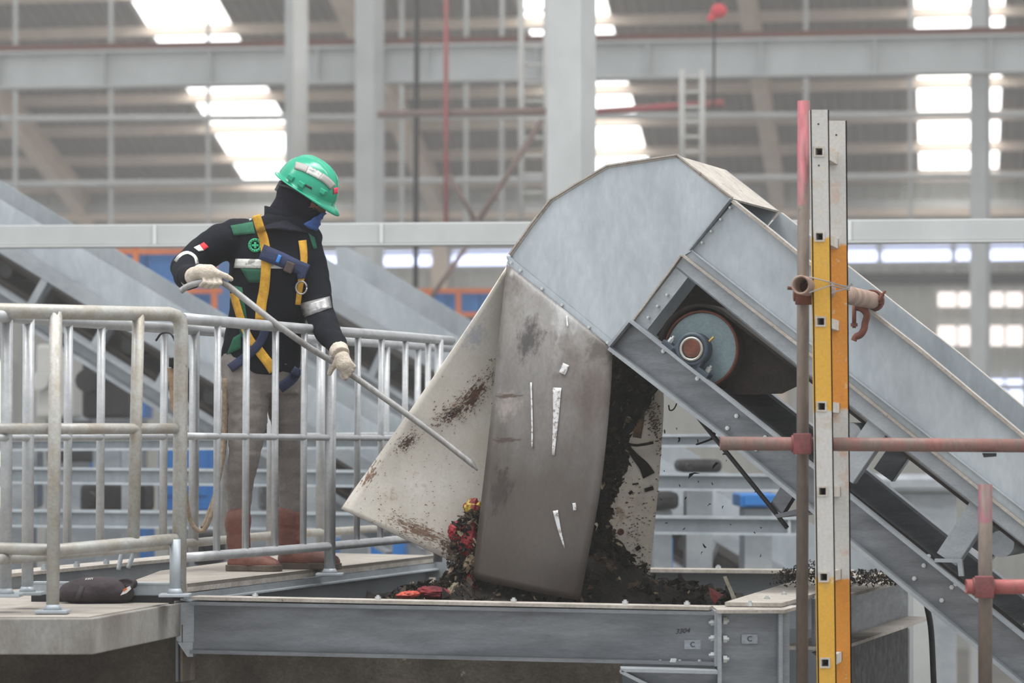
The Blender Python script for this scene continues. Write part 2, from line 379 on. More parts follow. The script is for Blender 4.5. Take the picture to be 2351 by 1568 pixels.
ho = thing('lever_hoist', W(1650, 25, 27.5), 'red lever hoist hanging from a chain under the roof', 'hoist')
b = MB().ball(W(1650, 25, 27.5), .085, .07, .075); b.box(W(1632, 42, 27.5), .07, .06, .06); blob(b, 'housing', mat('red_hoist', (214, 62, 74), rough=.5), ho, .012, 3)
MB().tube([W(1650, -60, 27.5), W(1650, 15, 27.5)], .012, 6).build('chain', DARK, ho); MB().tube([W(1640, 50, 27.5), W(1638, 250, 27.5)], .012, 6).build('lower_chain', DARK, ho)

# ---------------------------------------------------------------- background conveyors, blue plant and platform beams
YC = math.radians(22); Dc = V((math.cos(YC), -math.sin(YC), 0)); Wc = V((math.sin(YC), math.cos(YC), 0))
def bgconv(P0, wd, lines, x0, x1, label):
    """lines: pixel line functions on the near plane at the distance of P0: cover top, cover bottom, chord bottom, channel top, channel bottom"""
    r = thing('belt_conveyor', P0, label, 'conveyor')
    def n(px, py, off=0): return on_plane(px, py, P0, Wc)+Wc*off
    ct, cb, hb, nt, nb = lines
    for off in (0, wd):
        q = lambda f, x: n(x, f(x))+Wc*off
        MB().prism([q(ct, x0), q(ct, x1), q(cb, x1), q(cb, x0)], Wc*.01).build('side_plate', GALV, r)
        MB().prism([q(cb, x0), q(cb, x1), q(hb, x1), q(hb, x0)], Wc*-.05).build('top_chord', GALVD, r)
        m = MB(); m.prism([q(nt, x0), q(nt, x1), q(nb, x1), q(nb, x0)], Wc*.01)
        for f in (nt, nb): m.bar(q(f, x0)-Wc*.04, q(f, x1)-Wc*.04, .09, .02, UP)
        m.build('channel', GALVD, r)
        for i in range(9):
            x = lerp(x0, x1, (i+.5)/9); a, bb = q(hb, x+18), q(nt, x-18)
            MB().bar(a, bb, .05, .09, Wc).build('post', GALVD, r)
    q = lambda f, x, e: n(x, f(x))+Wc*e
    mid = lambda x: lerp(hb(x), nt(x), .35); low = lambda x: lerp(hb(x), nt(x), .95)
    MB().prism([q(mid, x0, .05), q(mid, x1, .05), q(mid, x1, wd-.05), q(mid, x0, wd-.05)], UP*.03).build('belt', BELT, r)
    MB().prism([q(low, x0, .05), q(low, x1, .05), q(low, x1, wd-.05), q(low, x0, wd-.05)], UP*.03).build('return_belt', BELT, r)
    for i in range(14):
        x = lerp(x0, x1, (i+.5)/14); MB().tube([q(lambda u: lerp(hb(u), nt(u), .5), x, .04), q(lambda u: lerp(hb(u), nt(u), .5), x, wd-.04)], .05, 8).build('idler', DARK, r, True)
    return r
ln = lambda x, y, s: (lambda u: y+(u-x)*s)
bgconv(W(200, 600, 17.0), .5, (ln(185, 570, .60), ln(50, 571, .605), ln(50, 606, .61), ln(0, 660, .62), ln(0, 702, .63)), -420, 900, 'grey conveyor climbing to the left behind the worker, above the rails')
bgconv(W(900, 760, 19.0), .85, (ln(735, 585, .60), ln(735, 660, .60), ln(735, 690, .605), ln(735, 790, .62), ln(735, 840, .63)), 650, 2000, 'grey conveyor climbing between the worker and the hood, farther back')
def bbeam(ya, yb, hpx, x0, x1, label, m=GALV):
    a, b = W(x0, ya, 15.6), W(x1, yb, 14.6); h = hpx/F*15
    r = thing('platform_beam', (a+b)/2, label, 'beam'); MB().ext(I_prof(.14, h, .014, .012), a, b).build('beam_body', m, r)
    for x in [lerp(x0, x1, i/4) for i in (0.06, 1.5, 3, 3.94)]:
        p = a.lerp(b, (x-x0)/(x1-x0)); MB().box(p, .015, .13, h*.92).build('stiffener', m, r)
bbeam(1022, 1010, 30, -60, 1840, 'long galvanised beam, topmost of the three behind the rails')
bbeam(1090, 1109, 40, -60, 1840, 'long galvanised beam, middle one of three behind the rails')
bbeam(1188, 1208, 42, -60, 1840, 'long galvanised beam, lowest of the three behind the rails')
for i, (x, wd) in enumerate(((45, 70), (300, 34), (735, 60), (1075, 40))):
    r = thing('support_post', W(x, 1010, 15.9)*1, 'grey upright post under the platform beams, ' + ('by the left frame edge', 'behind the corner of the rails', 'behind the worker boots', 'behind the slanted white flap')[i], 'post')
    p = W(x, 1010, 16.0); MB().ext(I_prof(wd/F*16, .15, .012, .01), V((p.x, p.y, 0)), V((p.x, p.y, W(x, 1010, 16).z)), V((0, 1, 0))).build('post_body', GALVD, r)
    MB().box(V((p.x, p.y, .01)), .3, .3, .02).build('base_plate', GALVD, r)
def cabin(x0, x1, ya, yb, Y, label, rails, posts):
    r = thing('blue_cabin', W((x0+x1)/2, yb, Y), label, 'cabin')
    n = 3
    for i in range(n):
        xa, xb = lerp(x0, x1, i/n), lerp(x0, x1, (i+1)/n)
        MB().prism([W(xa+2, ya, Y), W(xb-2, ya, Y), W(xb-2, yb, Y), W(xa+2, yb, Y)], V((0, .06, 0))).build('panel', BLUE, r)
    MB().prism([W(x0, ya, Y+.07), W(x1, ya, Y+.07), W(x1, yb, Y+.07), W(x0, yb, Y+.07)], V((0, 2, 0))).build('body', BLUE, r)
    for y in rails: MB().bar(W(x0-10, y, Y-.15), W(x1+10, y, Y-.15), .05, .05).build('orange_rail', ORANGE, r)
    for x in posts: MB().bar(W(x, ya-6, Y-.15), W(x, yb+10, Y-.15), .055, .055, V((0, 1, 0))).build('orange_post', ORANGE, r)
cabin(255, 500, 572, 735, 27, 'blue cabin with orange frame left of the worker elbow', (578, 668), (312, 430, 492))
cabin(950, 1180, 672, 722, 30, 'blue cabin with orange rails seen between the worker and the hood', (668, 722), (985, 1052))
BIN = [(0, 25, 1185, 1310, 21), (205, 292, 1062, 1190, 20), (365, 490, 1000, 1172, 20.5), (128, 210, 742, 785, 24), (270, 330, 800, 960, 24), (560, 640, 1000, 1060, 22), (232, 330, 1190, 1300, 19), (850, 930, 1238, 1290, 19), (1515, 1545, 1235, 1310, 17), (1700, 1790, 1135, 1165, 16), (455, 520, 860, 960, 24), (690, 770, 1240, 1290, 20)]
where = ('at the left frame edge below the rails', 'behind the rails left of the corner post', 'tall one behind the corner post of the rails', 'small high one under the grey conveyor at left', 'narrow one between rail bars at left', 'behind the worker legs', 'behind the handbag on the slab', 'under the tip of the slanted white flap', 'slim one right of the hanging flaps', 'under the scraper of the conveyor', 'right of the corner post at rail height', 'behind the worker right boot')
for (xa, xb, ya, yb, Y), wh in zip(BIN, where):
    c = W((xa+xb)/2, yb, Y); r = thing('blue_cabinet', c, 'blue steel machine box '+wh, 'machine box')
    wd = (xb-xa)/F*Y; h = (yb-ya)/F*Y
    MB().box(c+V((0, .3, h/2)), wd, .6, h).build('body', BLUE, r, bevel=.01); MB().box(c+V((0, -.01, h*.55)), wd*.8, .02, h*.7).build('door', BLUE, r)
    MB().box(c+V((0, .3, -c.z/2-.005)), wd*.7, .4, c.z-.01).build('stand', GALVD, r)
# dark drive units and pale hoods between the background beams
for i, (xa, xb, ya, yb, Y, m) in enumerate(((185, 290, 790, 960, 19.5, DARK), (760, 860, 850, 930, 21.5, DARK), (505, 560, 1085, 1160, 18, DARK), (80, 165, 790, 960, 22, WALLP), (1560, 1660, 1055, 1085, 15.95, DARK), (1490, 1560, 1130, 1170, 16.0, DARK), (1990, 2260, 1090, 1130, 17, GALVD), (105, 250, 965, 1062, 21.5, DARK), (180, 330, 1112, 1178, 17.6, DARK), (405, 500, 880, 955, 23, DARK), (590, 720, 1112, 1172, 17.4, GALVB), (880, 1000, 845, 965, 22.5, DARK), (0, 70, 1030, 1170, 19, GALVB), (440, 500, 1225, 1300, 18, DARK))):
    c = W((xa+xb)/2, yb, Y); r = thing('drive_unit', c, ('dark' if m is DARK else 'pale')+' machine housing '+('under the left grey conveyor', 'right of the worker forearm', 'between rail bars by the rope', 'at the left behind the first rail bars', 'right of the hanging flaps, upper', 'right of the hanging flaps, lower', 'seen through the truss of the near conveyor', 'low behind the left rail bars, upper', 'low behind the left rail bars, between two beams', 'right of the corner post under the grey conveyor', 'behind the worker shins', 'behind the rail end beside the hood', 'at the left frame edge between two beams', 'below the lowest beam beside the boots')[i], 'machine')
    wd = (xb-xa)/F*Y; h = (yb-ya)/F*Y
    MB().box(c+V((0, .3, h/2)), wd, .5, h).build('housing', m, r, bevel=.03); MB().tube([c+V((-wd*.3, .0, h*.5)), c+V((-wd*.3, -.15, h*.5))], min(h, wd)*.25, 12).build('motor', m, r)
    MB().box(c+V((0, .3, -c.z/2-.005)), wd*.6, .3, c.z-.01).build('stand', GALVD, r)

# ---------------------------------------------------------------- main conveyor
PC = W(1410, 790, 10.85); WD = .62
mc = thing('belt_conveyor', V((PC.x, PC.y, PC.z)), 'large galvanised belt conveyor with a polygonal hood above the waste heap', 'conveyor')
def N(px, py, off=0.): return on_plane(px, py, PC, Wc)+Wc*off
def plate(name, poly, m, off=0., th=.012, mirror=True, parent=mc):
    out = []
    for o in ((off, WD-off) if mirror else (off,)):
        out.append(MB().prism([N(x, y)+Wc*o for x, y in poly], Wc*(th if o == off else -th)).build(name, m, parent))
    return out
def edge(name, pts, m, o0, o1, th, parent=mc):
    b = MB()
    for (a, c) in zip(pts, pts[1:]):
        p, q = N(*a), N(*c); d = (q-p).normalized(); nn = d.cross(Wc).normalized()*th
        b.prism([p+Wc*o0, q+Wc*o0, q+Wc*o1, p+Wc*o1], nn)
    return b.build(name, m, parent)
HOOD = [(1170, 588), (1193, 556), (1222, 515), (1265, 460), (1330, 420), (1395, 382), (1555, 357), (1682, 456), (1588, 576), (1568, 588), (1455, 741), (1410, 797)]
hs = plate('hood_side', HOOD, GALV)
edge('hood_top', HOOD[:8], DUSTY, -.004, WD+.004, -.008)
edge('hood_seam', HOOD[:8], DUSTY, -.012, .0, .006)
SH = [(1172, 590), (1412, 787), (1402, 800), (1166, 605)]
fb = plate('flap_clamp_bar', SH, GALV, -.014, .012, False)[0]
for t in (.03, .12, .33, .52, .78, .96):
    bolt(N(lerp(1170, 1408, t), lerp(598, 795, t), -.014), -Wc, fb, .007, .006, BOLTM)
PT = [(1688, 460), (1780, 533), (1826, 571), (2010, 717), (2117, 800), (2351, 996), (2470, 1095)]
PB = [(1588, 576), (1826, 762), (1949, 859), (2351, 1172), (2470, 1266)]
CT = [(1570, 589), (1826, 788), (1949, 883), (2351, 1206), (2470, 1302)]
CB = [(1552, 614), (1826, 837), (1949, 931), (2351, 1252), (2470, 1348)]
LT = [(1455, 741), (1782, 1000), (1951, 1138), (2351, 1461), (2470, 1557)]
LB = [(1410, 797), (1673, 1000), (1951, 1231), (2351, 1562), (2470, 1660)]
plate('cover_side', PT+PB[::-1], GALV, .002)
edge('cover_lip', PT, DUSTY, -.03, .012, -.012); edge('cover_lip', PT, DUSTY, WD-.012, WD+.03, -.012)
plate('seam_strip', PB+CT[::-1], GALV, .006)
edge('strip_rib', PB, GALV, -.012, .012, .006); edge('strip_rib', CT, DUSTY, -.03, .012, .008)
plate('top_chord', CT+CB[::-1], GALVD, -.006)
edge('chord_flange', CB, GALVD, -.006, .05, .006)
for o0 in (0, 1):
    s = -1 if o0 == 0 else 1; base = 0 if o0 == 0 else WD
    b = MB()
    b.prism([N(x, y)+Wc*base for x, y in LT+LB[::-1]], Wc*(-s*.008))
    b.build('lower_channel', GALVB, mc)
    edge('channel_flange', LT, GALVD, min(base, base+s*.055), max(base, base+s*.055), .010)
    edge('channel_flange', LB, GALVD, min(base, base+s*.055), max(base, base+s*.055), -.014)
edge('channel_end', [(1410, 797), (1455, 741)], GALVD, -.055, 0, .01)
plate('end_member', [(1552, 614), (1580, 637), (1487, 757), (1455, 741)], GALVD, -.004)
edge('end_lip', [(1410, 797), (1455, 741), (1568, 588)], DUSTY, -.02, 0, .006)
edge('seam_angle', [(1588, 576), (1682, 458)], GALVD, -.03, .0, .006)
for t in (.2, .42, .65, .88): bolt(N(lerp(1588, 1682, t)+7, lerp(576, 458, t)+5, .002), -Wc, mc, .0055, .014, BOLTM)
for t in (.12, .36, .6): bolt(N(lerp(1485, 1575, t)-5, lerp(745, 637, t)-3, -.006), -Wc, mc, .0055, .012, BOLTM)
for x, y in ((1692, 955), (1671, 983), (1758, 1004), (1737, 1031), (2122, 1298), (2100, 1328), (2186, 1348), (2163, 1378), (2133, 1277), (2195, 1341), (1524, 806), (1602, 869)):
    bolt(N(x, y, -.001), -Wc, mc, .009, .008, BOLTM)
# posts of the truss
for (xa, ya, xb, yb) in ((2012, 982, 1935, 1095), (2248, 1168, 2172, 1285), (2450, 1330, 2370, 1450)):
    for o in (.012, WD-.02):
        p, q = N(xa, ya, o), N(xb, yb, o); d = (q-p).normalized(); sd = d.cross(Wc)*.045
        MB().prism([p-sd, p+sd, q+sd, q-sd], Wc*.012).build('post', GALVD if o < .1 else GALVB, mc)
        MB().prism([p+sd*.9, p+sd, q+sd, q+sd*.9], Wc*.05).build('post_flange', GALVD, mc)
plate('foot_bracket', [(2150, 1282), (2212, 1283), (2216, 1322), (2205, 1322), (2202, 1291), (2150, 1290)], GALVD, -.03, .02, False)
# drum, bearing, belt
dr = thing('head_drum', N(1606, 797, .08)); dr.parent = mc; dr.location = N(1606, 797, .08)-org(mc)
drum = dr
c0 = N(1596, 800, .07); R = .150
MB().tube([c0+Wc*.02, c0+Wc*(WD-.14)], R*.995, 48).build('shell', BELT, drum, True)
MB().tube([c0, c0+Wc*.03], R, 48, inner=.945).build('rim', RUST, drum, True)
MB().tube([c0+Wc*.012, c0+Wc*.024], R*.935, 48).build('end_disc', mat('disc_paint', (128, 148, 154), (116, 134, 140), 12, rough=.5), drum)
MB().tube([c0-Wc*.11, c0+Wc*.02], .036, 24).build('shaft', RUST, drum, True)
bc = N(1594, 802, .0); be = thing('bearing', bc); be.parent = mc; be.location = bc-org(mc)
BM = mat('bearing_paint', (64, 76, 88), (52, 62, 72), 20, rough=.5)
tdir = (N(1782, 1000)-N(1455, 741)).normalized(); ndir = tdir.cross(Wc).normalized()
if ndir.z < 0: ndir = -ndir
MB().tube([bc-Wc*.035, bc+Wc*.03], .064, 32, inner=.76).build('housing', BM, be, True)
MB().tube([bc-Wc*.04, bc+Wc*.02], .047, 32, inner=.8).build('inner_ring', mat('ring_steel', (168, 166, 158), rough=.35, metal=.7), be, True)
b = MB(); foot = bc-ndir*.062
b.bar(foot-tdir*.115+ndir*.01, foot+tdir*.115+ndir*.01, .06, .03, ndir); b.prism([foot-tdir*.07-Wc*.03, foot+tdir*.07-Wc*.03, bc+tdir*.06-Wc*.03, bc-tdir*.06-Wc*.03], Wc*.055)
b.build('pedestal', BM, be, bevel=.004)
for sg in (-1, 1): bolt(foot+tdir*.095*sg+ndir*.024-Wc*.005, ndir, be, .011, .02, BOLTM)
MB().tube([bc+ndir*.06+tdir*.03, bc+ndir*.085+tdir*.035], .005, 8).build('grease_nipple', mat('brass', (186, 160, 92), metal=.8, rough=.3), be)
bl = MB(); rows = []; Lb = 2.6; Rb = R+.012
def beltpts(r):
    a0 = math.atan2(ndir.dot(UP), ndir.dot(Dc)); pts = [c0+tdir*Lb+ndir*r]
    for i in range(25):
        q = math.pi*i/24; pts.append(c0+(ndir*math.cos(q)-tdir*math.sin(q))*r)
    pts.append(c0+tdir*Lb-ndir*r); return pts
o_, i_ = beltpts(Rb+.012), beltpts(Rb)
bl.grid([[p-Wc*.015 for p in o_], [p+Wc*(WD-.11) for p in o_], [p+Wc*(WD-.11) for p in i_], [p-Wc*.015 for p in i_], [p-Wc*.015 for p in o_]])
bl.build('belt', BELT, mc, True)
plate('belt_skirt', [(1474, 766), (1572, 640), (1824, 838), (1800, 885), (1765, 902), (1660, 905)], BELT, .17, .01, False)
MB().tube([N(1940, 1000, .06), N(1940, 1000, WD-.06)], .05, 16).build('idler', GALVD, mc, True)
MB().tube([N(2290, 1250, .06), N(2290, 1250, WD-.06)], .05, 16).build('idler', GALVD, mc, True)
# dark belt edge hanging under the channel
b = MB(); pts = []
for i in range(40):
    x = lerp(1960, 2440, i/39); pts.append((x, interp([p[0] for p in LB], [p[1] for p in LB], x)+4))
rows = [[N(x, y, .02) for x, y in pts], [N(x, y+9+5*max(0, math.sin(i*.9)), .02) for i, (x, y) in enumerate(pts)]]
b.grid(rows).build('sagging_belt_edge', BELT, mc, solid=.012)
# belt scraper with arm
b = MB(); b.ext([(-.03, -.03), (.03, -.03), (.03, .03), (-.03, .03)], N(1800, 1120, .1), N(1768, 1172, .1), Wc); b.build('scraper_arm', GALVB, mc)
MB().prism([N(1772, 1182, .04), N(1828, 1168, .04), N(1828, 1180, .04), N(1776, 1190, .04)], Wc*.5).build('scraper_blade', GALVB, mc)
single('steel_rod', MB().tube([N(1575, 935, .05), N(1760, 1163, .05), N(1799, 1213, .05)], .009, 8), DARK, 'thin dark rod slanting below the conveyor channel to the scraper', 'rod')

# ---------------------------------------------------------------- flaps
WHF = mat('white_flap', (206, 202, 194), (194, 188, 176), 5, rough=.55, fine=.06, speck=[((160, 136, 114), 7, .60, .12), ((110, 78, 60), 34, .66, .05), ((46, 38, 34), 44, .71, .03)], stains=[stain(1085, 910, 120, 44, -.8, (92, 64, 48), 7, .33, .06), stain(1040, 950, 80, 34, -.5, (52, 42, 38), 9, .36, .04), stain(935, 1015, 70, 38, -.6, (78, 58, 46), 9, .36, .05), stain(850, 1090, 40, 120, .5, (120, 92, 74), 8, .38, .08), stain(965, 1220, 190, 48, .42, (124, 98, 78), 10, .33, .1), stain(1040, 1260, 90, 50, .4, (90, 68, 54), 8, .34, .06), stain(1090, 770, 80, 60, -.9, (172, 174, 180), 6, .28, .2)])
WHF2 = mat('white_flap_rear', (228, 222, 210), (214, 204, 188), 5, rough=.6, fine=.06, speck=[((150, 112, 78), 6, .62, .12), ((44, 36, 30), 14, .67, .03), ((40, 34, 30), 45, .66, .03)])
BRF = mat('brown_flap', (156, 156, 155), (122, 118, 114), 2.6, rough=.33, fine=.1, stretch=(1, 1, .5), grad=(4.45, 3.85, (80, 73, 68)), speck=[((84, 72, 66), 3.2, .52, .2), ((150, 144, 140), 6, .66, .12)], stains=[stain(1215, 775, 50, 90, .1, (70, 66, 66), 2.2, .22, .2), stain(1380, 800, 60, 70, .5, (84, 78, 74), 2, .22, .2), stain(1300, 700, 60, 140, .1, (168, 168, 168), 2, .24, .25), stain(1165, 930, 50, 60, 0, (146, 138, 132), 2.5, .22, .25), stain(1160, 1010, 60, 12, 0, (74, 62, 56), 3, .26, .1), stain(1165, 910, 60, 10, 0, (84, 70, 62), 3, .26, .1), stain(1150, 1120, 50, 110, .1, (62, 54, 50), 3, .28, .1)])
def flap(name, L, Rr, m, label, bulge, th=.008, n=28, k=14, wave=0., cat='flap'):
    Lp, Rp = curve([W(*p) for p in L], 10), curve([W(*p) for p in Rr], 10)
    def at(P, t): x = t*(len(P)-1); i = min(int(x), len(P)-2); return P[i].lerp(P[i+1], x-i)
    rows = []
    for i in range(n+1):
        t = i/n; rows.append([at(Lp, t).lerp(at(Rp, t), j/k)-V((0, bulge*4*(j/k)*(1-j/k)*(.2+t)+wave*math.sin(3*t+4*j/k), 0)) for j in range(k+1)])
    o = tag(MB().grid(rows).build(name, m, smooth=True, solid=th), label, cat)
    return o, rows
yn = lambda px, py, o=0.: N(px, py, o).y
ff, frow = flap('hood_flap', [(1164, 606, yn(1164, 606)-.015), (1146, 780, 10.95), (1122, 1010, 10.93), (1100, 1200, 10.93), (1085, 1328, 10.95)],
     [(1406, 800, yn(1406, 800)-.015), (1402, 900, 10.8), (1382, 1100, 10.78), (1352, 1270, 10.78), (1331, 1379, 10.8)], BRF, 'brown stained rubber flap hanging at the front of the hood', .05)
fl_, lrow = flap('hood_flap', [(1164, 612, 11.06), (1080, 742, 11.05), (975, 895, 11.04), (860, 1058, 11.02), (812, 1125, 11.0), (783, 1168, 10.98)],
     [(1262, 655, 11.22), (1225, 800, 11.20), (1180, 980, 11.16), (1130, 1170, 11.12), (1085, 1312, 11.08)], WHF, 'white dirt-flecked flap pushed out to the left of the hood', .0)
fr_, rrow = flap('hood_flap', [(1330, 720, yn(1330, 720, WD)), (1338, 900, 11.42), (1338, 1100, 11.42), (1336, 1250, 11.42), (1334, 1345, 11.42)],
     [(1500, 870, yn(1500, 870, WD)), (1523, 898, 11.4), (1518, 1040, 11.4), (1504, 1200, 11.4), (1490, 1342, 11.42)], WHF2, 'white flap with black waste stuck to it, right of the brown one', .0)
def bvh(*objs):
    dg = bpy.context.evaluated_depsgraph_get(); vs = []; fs = []
    for o in objs:
        e = o.evaluated_get(dg); me = e.to_mesh(); k = len(vs); oo = org(o)
        vs += [v.co+oo for v in me.vertices]; fs += [tuple(i+k for i in p.vertices) for p in me.polygons]; e.to_mesh_clear()
    return BVHTree.FromPolygons(vs, fs)
def drape(px, py, tree, off, dflt=None):
    d = ray(px, py).normalized(); h = tree.ray_cast(EYE, d)
    if h[0] is None: return EYE+d*dflt if dflt else None
    return h[0]-d*off, (h[0]-EYE).length
def patch_rows(rows_px, tree, off):
    last = None; out = []
    for r in rows_px:
        q = []
        for (x, y) in r:
            d = ray(x, y).normalized(); h = tree.ray_cast(EYE, d)
            L = (h[0]-EYE).length if h[0] is not None else (last or 11.2)
            if last and abs(L-last) > .12: L = last
            last = L; q.append(EYE+d*(L-off))
        if out: last = (out[-1][0]-EYE).length+off if False else last
        out.append(q)
    return out
def quad_px(a, b, c, d, nu=6, nv=4):
    return [[(lerp(lerp(a[0], b[0], u/nu), lerp(d[0], c[0], u/nu), v/nv), lerp(lerp(a[1], b[1], u/nu), lerp(d[1], c[1], u/nu), v/nv)) for u in range(nu+1)] for v in range(nv+1)]
def ribbon_px(path, wpx, n=6, across=3):
    P = curve([V((x, y, 0)) for x, y in path], n); rows = []
    for i, p in enumerate(P):
        t = (P[min(i+1, len(P)-1)]-P[max(i-1, 0)]).normalized(); nn = V((-t.y, t.x, 0))
        ww = wpx if not isinstance(wpx, (list, tuple)) else lerp(wpx[0], wpx[1], i/(len(P)-1))
        rows.append([((p+nn*ww*(j/across-.5)).x, (p+nn*ww*(j/across-.5)).y) for j in range(across+1)])
    return rows
def drape_part(name, rows_px, tree, m, parent, off=.004, th=.003, label=None):
    o = MB().grid(patch_rows(rows_px, tree, off)).build(name, m, parent, True, solid=th)
    if label: o['label'] = label
    return o
ft = bvh(ff); SCR = mat('scrape_glint', (206, 206, 208), (140, 134, 130), 70, rough=.3, fine=.1, lo=.5, hi=.6)  # glossy highlights along scraped scratches, painted as pale strips on the sheet
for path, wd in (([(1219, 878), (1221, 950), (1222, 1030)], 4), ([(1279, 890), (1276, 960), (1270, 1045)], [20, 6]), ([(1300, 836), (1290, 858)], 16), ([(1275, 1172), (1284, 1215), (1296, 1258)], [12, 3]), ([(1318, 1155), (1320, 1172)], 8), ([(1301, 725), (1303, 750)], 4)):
    drape_part('scrape_highlight', ribbon_px(path, wd), ft, SCR, ff, .0055, .0006)
# tear at the top corner of the flap
b = MB(); 
for i in range(5): b.ball(W(1168+i*2, 590+i*6, 11.0), .01+.004*random.random(), .01, .012, n=7, m=5)
blob(b, 'torn_corner', GALV, ff, .005, 1)

# ---------------------------------------------------------------- hopper, beams, slab, deck
ZB = ZC-.598
fbm = thing('steel_beam', W(1040, 1500, 10.1), 'long galvanised I-beam across the front below the flaps', 'beam')
a = W(443, 1381, 10.2); b_ = W(1648, 1404, 9.82)
h = 122/F*10.0; ctr = -UP*h/2+V((0, .06, 0))
MB().ext(I_prof(.12, h, .013, .01), a+ctr, b_+ctr).build('beam_body', GALVB, fbm)
MB().bar(a+V((.0, .05, .012)), b_+V((-.02, .05, .010)), .10, .012).build('top_strip', DUSTY, fbm)
for t in (.12, .36, .62, .83, .945): bolt(a.lerp(b_, t)+V((0, .05, .018)), UP, fbm, .011, .01, BOLTM)
e = b_+ctr; MB().box(e+V((-.006, 0, 0)), .012, .125, h*1.02).build('end_plate', GALVD, fbm)
for z in (.055, 0, -.06): bolt(e+V((-.012, -.035, z)), V((-1, 0, 0)), fbm, .012, .012, BOLTM)
TXT = mat('ink', (40, 40, 44), fine=0, rough=.8)
def c_plate(px, py, Y, parent):
    p = W(px, py, Y-.005); MB().box(p, .058, .003, .034).build('tag_plate', mat('tag_tin', (158, 164, 170), (140, 146, 152), 60, metal=.3, rough=.5), parent, bevel=.001)
    text_mb('C', .026, p-V((0, .0045, 0)), (1, 0, 0), (0, 0, 1), 'tag_letter', TXT, parent, .0008)
wy = lambda px: a.lerp(b_, (px-443)/1205).y+.054
c_plate(1590, 1480, wy(1590), fbm)
text_mb('3304', .026, W(1568, 1449, wy(1568)-.008), (1, .0, .1), (.25, 0, 1), 'chalk_number', TXT, fbm, .0006)
b = MB()
for i in range(4): b.tube([W(1540+i*3, 1520, 9.8), W(1543+i*3, 1512, 9.8)], .004, 6)
b.build('spring_washer', BOLTM, fbm)
for x in (1516, 1561, 1606): bolt(W(x, 1522, wy(x)-.03), UP, fbm, .011, .008, BOLTM)
# H column right of the beam
hc = thing('steel_column', W(1720, 1568, 9.82), 'short galvanised H-column with bolted joint at the end of the front beam', 'column')
p0, p1 = W(1655, 1568, 9.8), W(1790, 1400, 9.8); zt = W(1720, 1407, 9.8).z; xl, xr = W(1652, 1500, 9.8).x, W(1792, 1500, 9.8).x
MB().box(V(((xl+xr)/2, 9.86, zt/2+1.5)), xr-xl, .01, zt-3).build('web', GALVB, hc)
for x, nm in ((xl, 'flange'), (xr, 'flange')): MB().box(V((x, 9.86, zt/2+1.5)), .014, .13, zt-3).build(nm, GALVD, hc)
MB().box(V((xr+.02, 9.90, zt/2+1.5)), .03, .13, zt-3).build('flange_angle', GALVD, hc)
for y in (1425, 1467, 1513): bolt(W(1660, y, 9.82), V((1, 0, 0)), hc, .014, .014, BOLTM)
c_plate(1721, 1467, 9.853, hc)
MB().prism([V((xl-.01, 9.77, zt)), V((xr+.01, 9.77, zt)), V((xr+.1, 10.05, zt+.0)), V((xl-.01, 10.05, zt))], UP*.012).build('cap_plate', DUSTY, hc)
MB().prism([W(1425, 1535, 9.86), W(1645, 1535, 9.86), W(1645, 1600, 9.86), W(1560, 1600, 9.86)], V((0, .015, 0))).build('gusset', GALVB, hc)
MB().bar(W(1425, 1536, 9.8), W(1645, 1541, 9.8), .1, .012).build('gusset_flange', GALVD, hc)
MB().bar(W(1425, 1540, 9.8), W(1545, 1600, 9.8), .1, .012).build('gusset_lip', GALVD, hc)
# right side beam going back, box with dusty top
rb = thing('steel_beam', W(1840, 1420, 10.8), 'dusty-topped galvanised beam running back behind the ladder, litter on it', 'beam')
q0, q1 = W(1730, 1392, 9.9), W(1985, 1318, 12.4)
zc = ZB+.005
MB().prism([V((W(1664, 1396, 9.95).x, 9.95, zc)), V((W(1795, 1403, 9.9).x, 9.9, zc)), V((W(2040, 1325, 12.2).x, 12.2, zc)), V((W(1870, 1330, 12.0).x, 12.0, zc))], UP*.014).build('top_flange', DUSTY, rb)
for (x, y) in ((1722, 1391), (1761, 1379), (1800, 1369)):
    Y = .585*F/(y-HY)*1.0; bolt(W(x, y, Y), UP, rb, .011, .012, BOLTM)
sx = V((W(1870, 1395, 10.4).x, 10.4, zc)); sy = V((W(2085, 1330, 12.2).x, 12.2, zc))
MB().prism([sx, sy, sy-UP*.19, sx-UP*.19], V((-.01, .01, 0))).build('web', GALVB, rb)
MB().prism([sx-UP*.19, sy-UP*.19, sy-UP*.19+V((-.12, .0, 0)), sx-UP*.19+V((-.12, .0, 0))], UP*.012).build('bottom_flange', DUSTY, rb)
MB().prism([sx, sy, sy+V((.09, -.05, 0)), sx+V((.09, -.05, 0))], UP*.012).build('outer_flange', DUSTY, rb)
MB().prism([sx-UP*.19, sy-UP*.19, sy+V((.09, -.05, -.19)), sx+V((.09, -.05, -.19))], UP*.012).build('outer_flange', DUSTY, rb)
MB().prism([sx-UP*.2, sy-UP*.2, sy-UP*.7, sx.lerp(sy, .45)-UP*.62, sx.lerp(sy, .35)-UP*.36], V((-.01, .01, 0))).build('gusset', DARK, rb)
pc = thing('support_post', W(2112, 1560, 12.45), 'pale steel post behind the ladder, under the conveyor channel', 'post')
MB().box(V((W(2112, 1400, 12.45).x, 12.45, 1.7)), .075, .12, 3.4).build('post_body', COLP, pc); MB().box(V((W(2112, 1400, 12.45).x, 12.45, .01)), .25, .25, .02).build('base_plate', COLP, pc)
single('black_hose', MB().tube(curve([W(2128, 1390, 11.2), W(2138, 1450, 11.2), W(2144, 1570, 11.2)], 6), .012, 8), DARK, 'thin black hose hanging below the conveyor channel', 'hose')
bb = thing('steel_beam', W(1660, 1310, 12.9), 'galvanised beam at the back rim of the hopper, right of the flaps', 'beam')
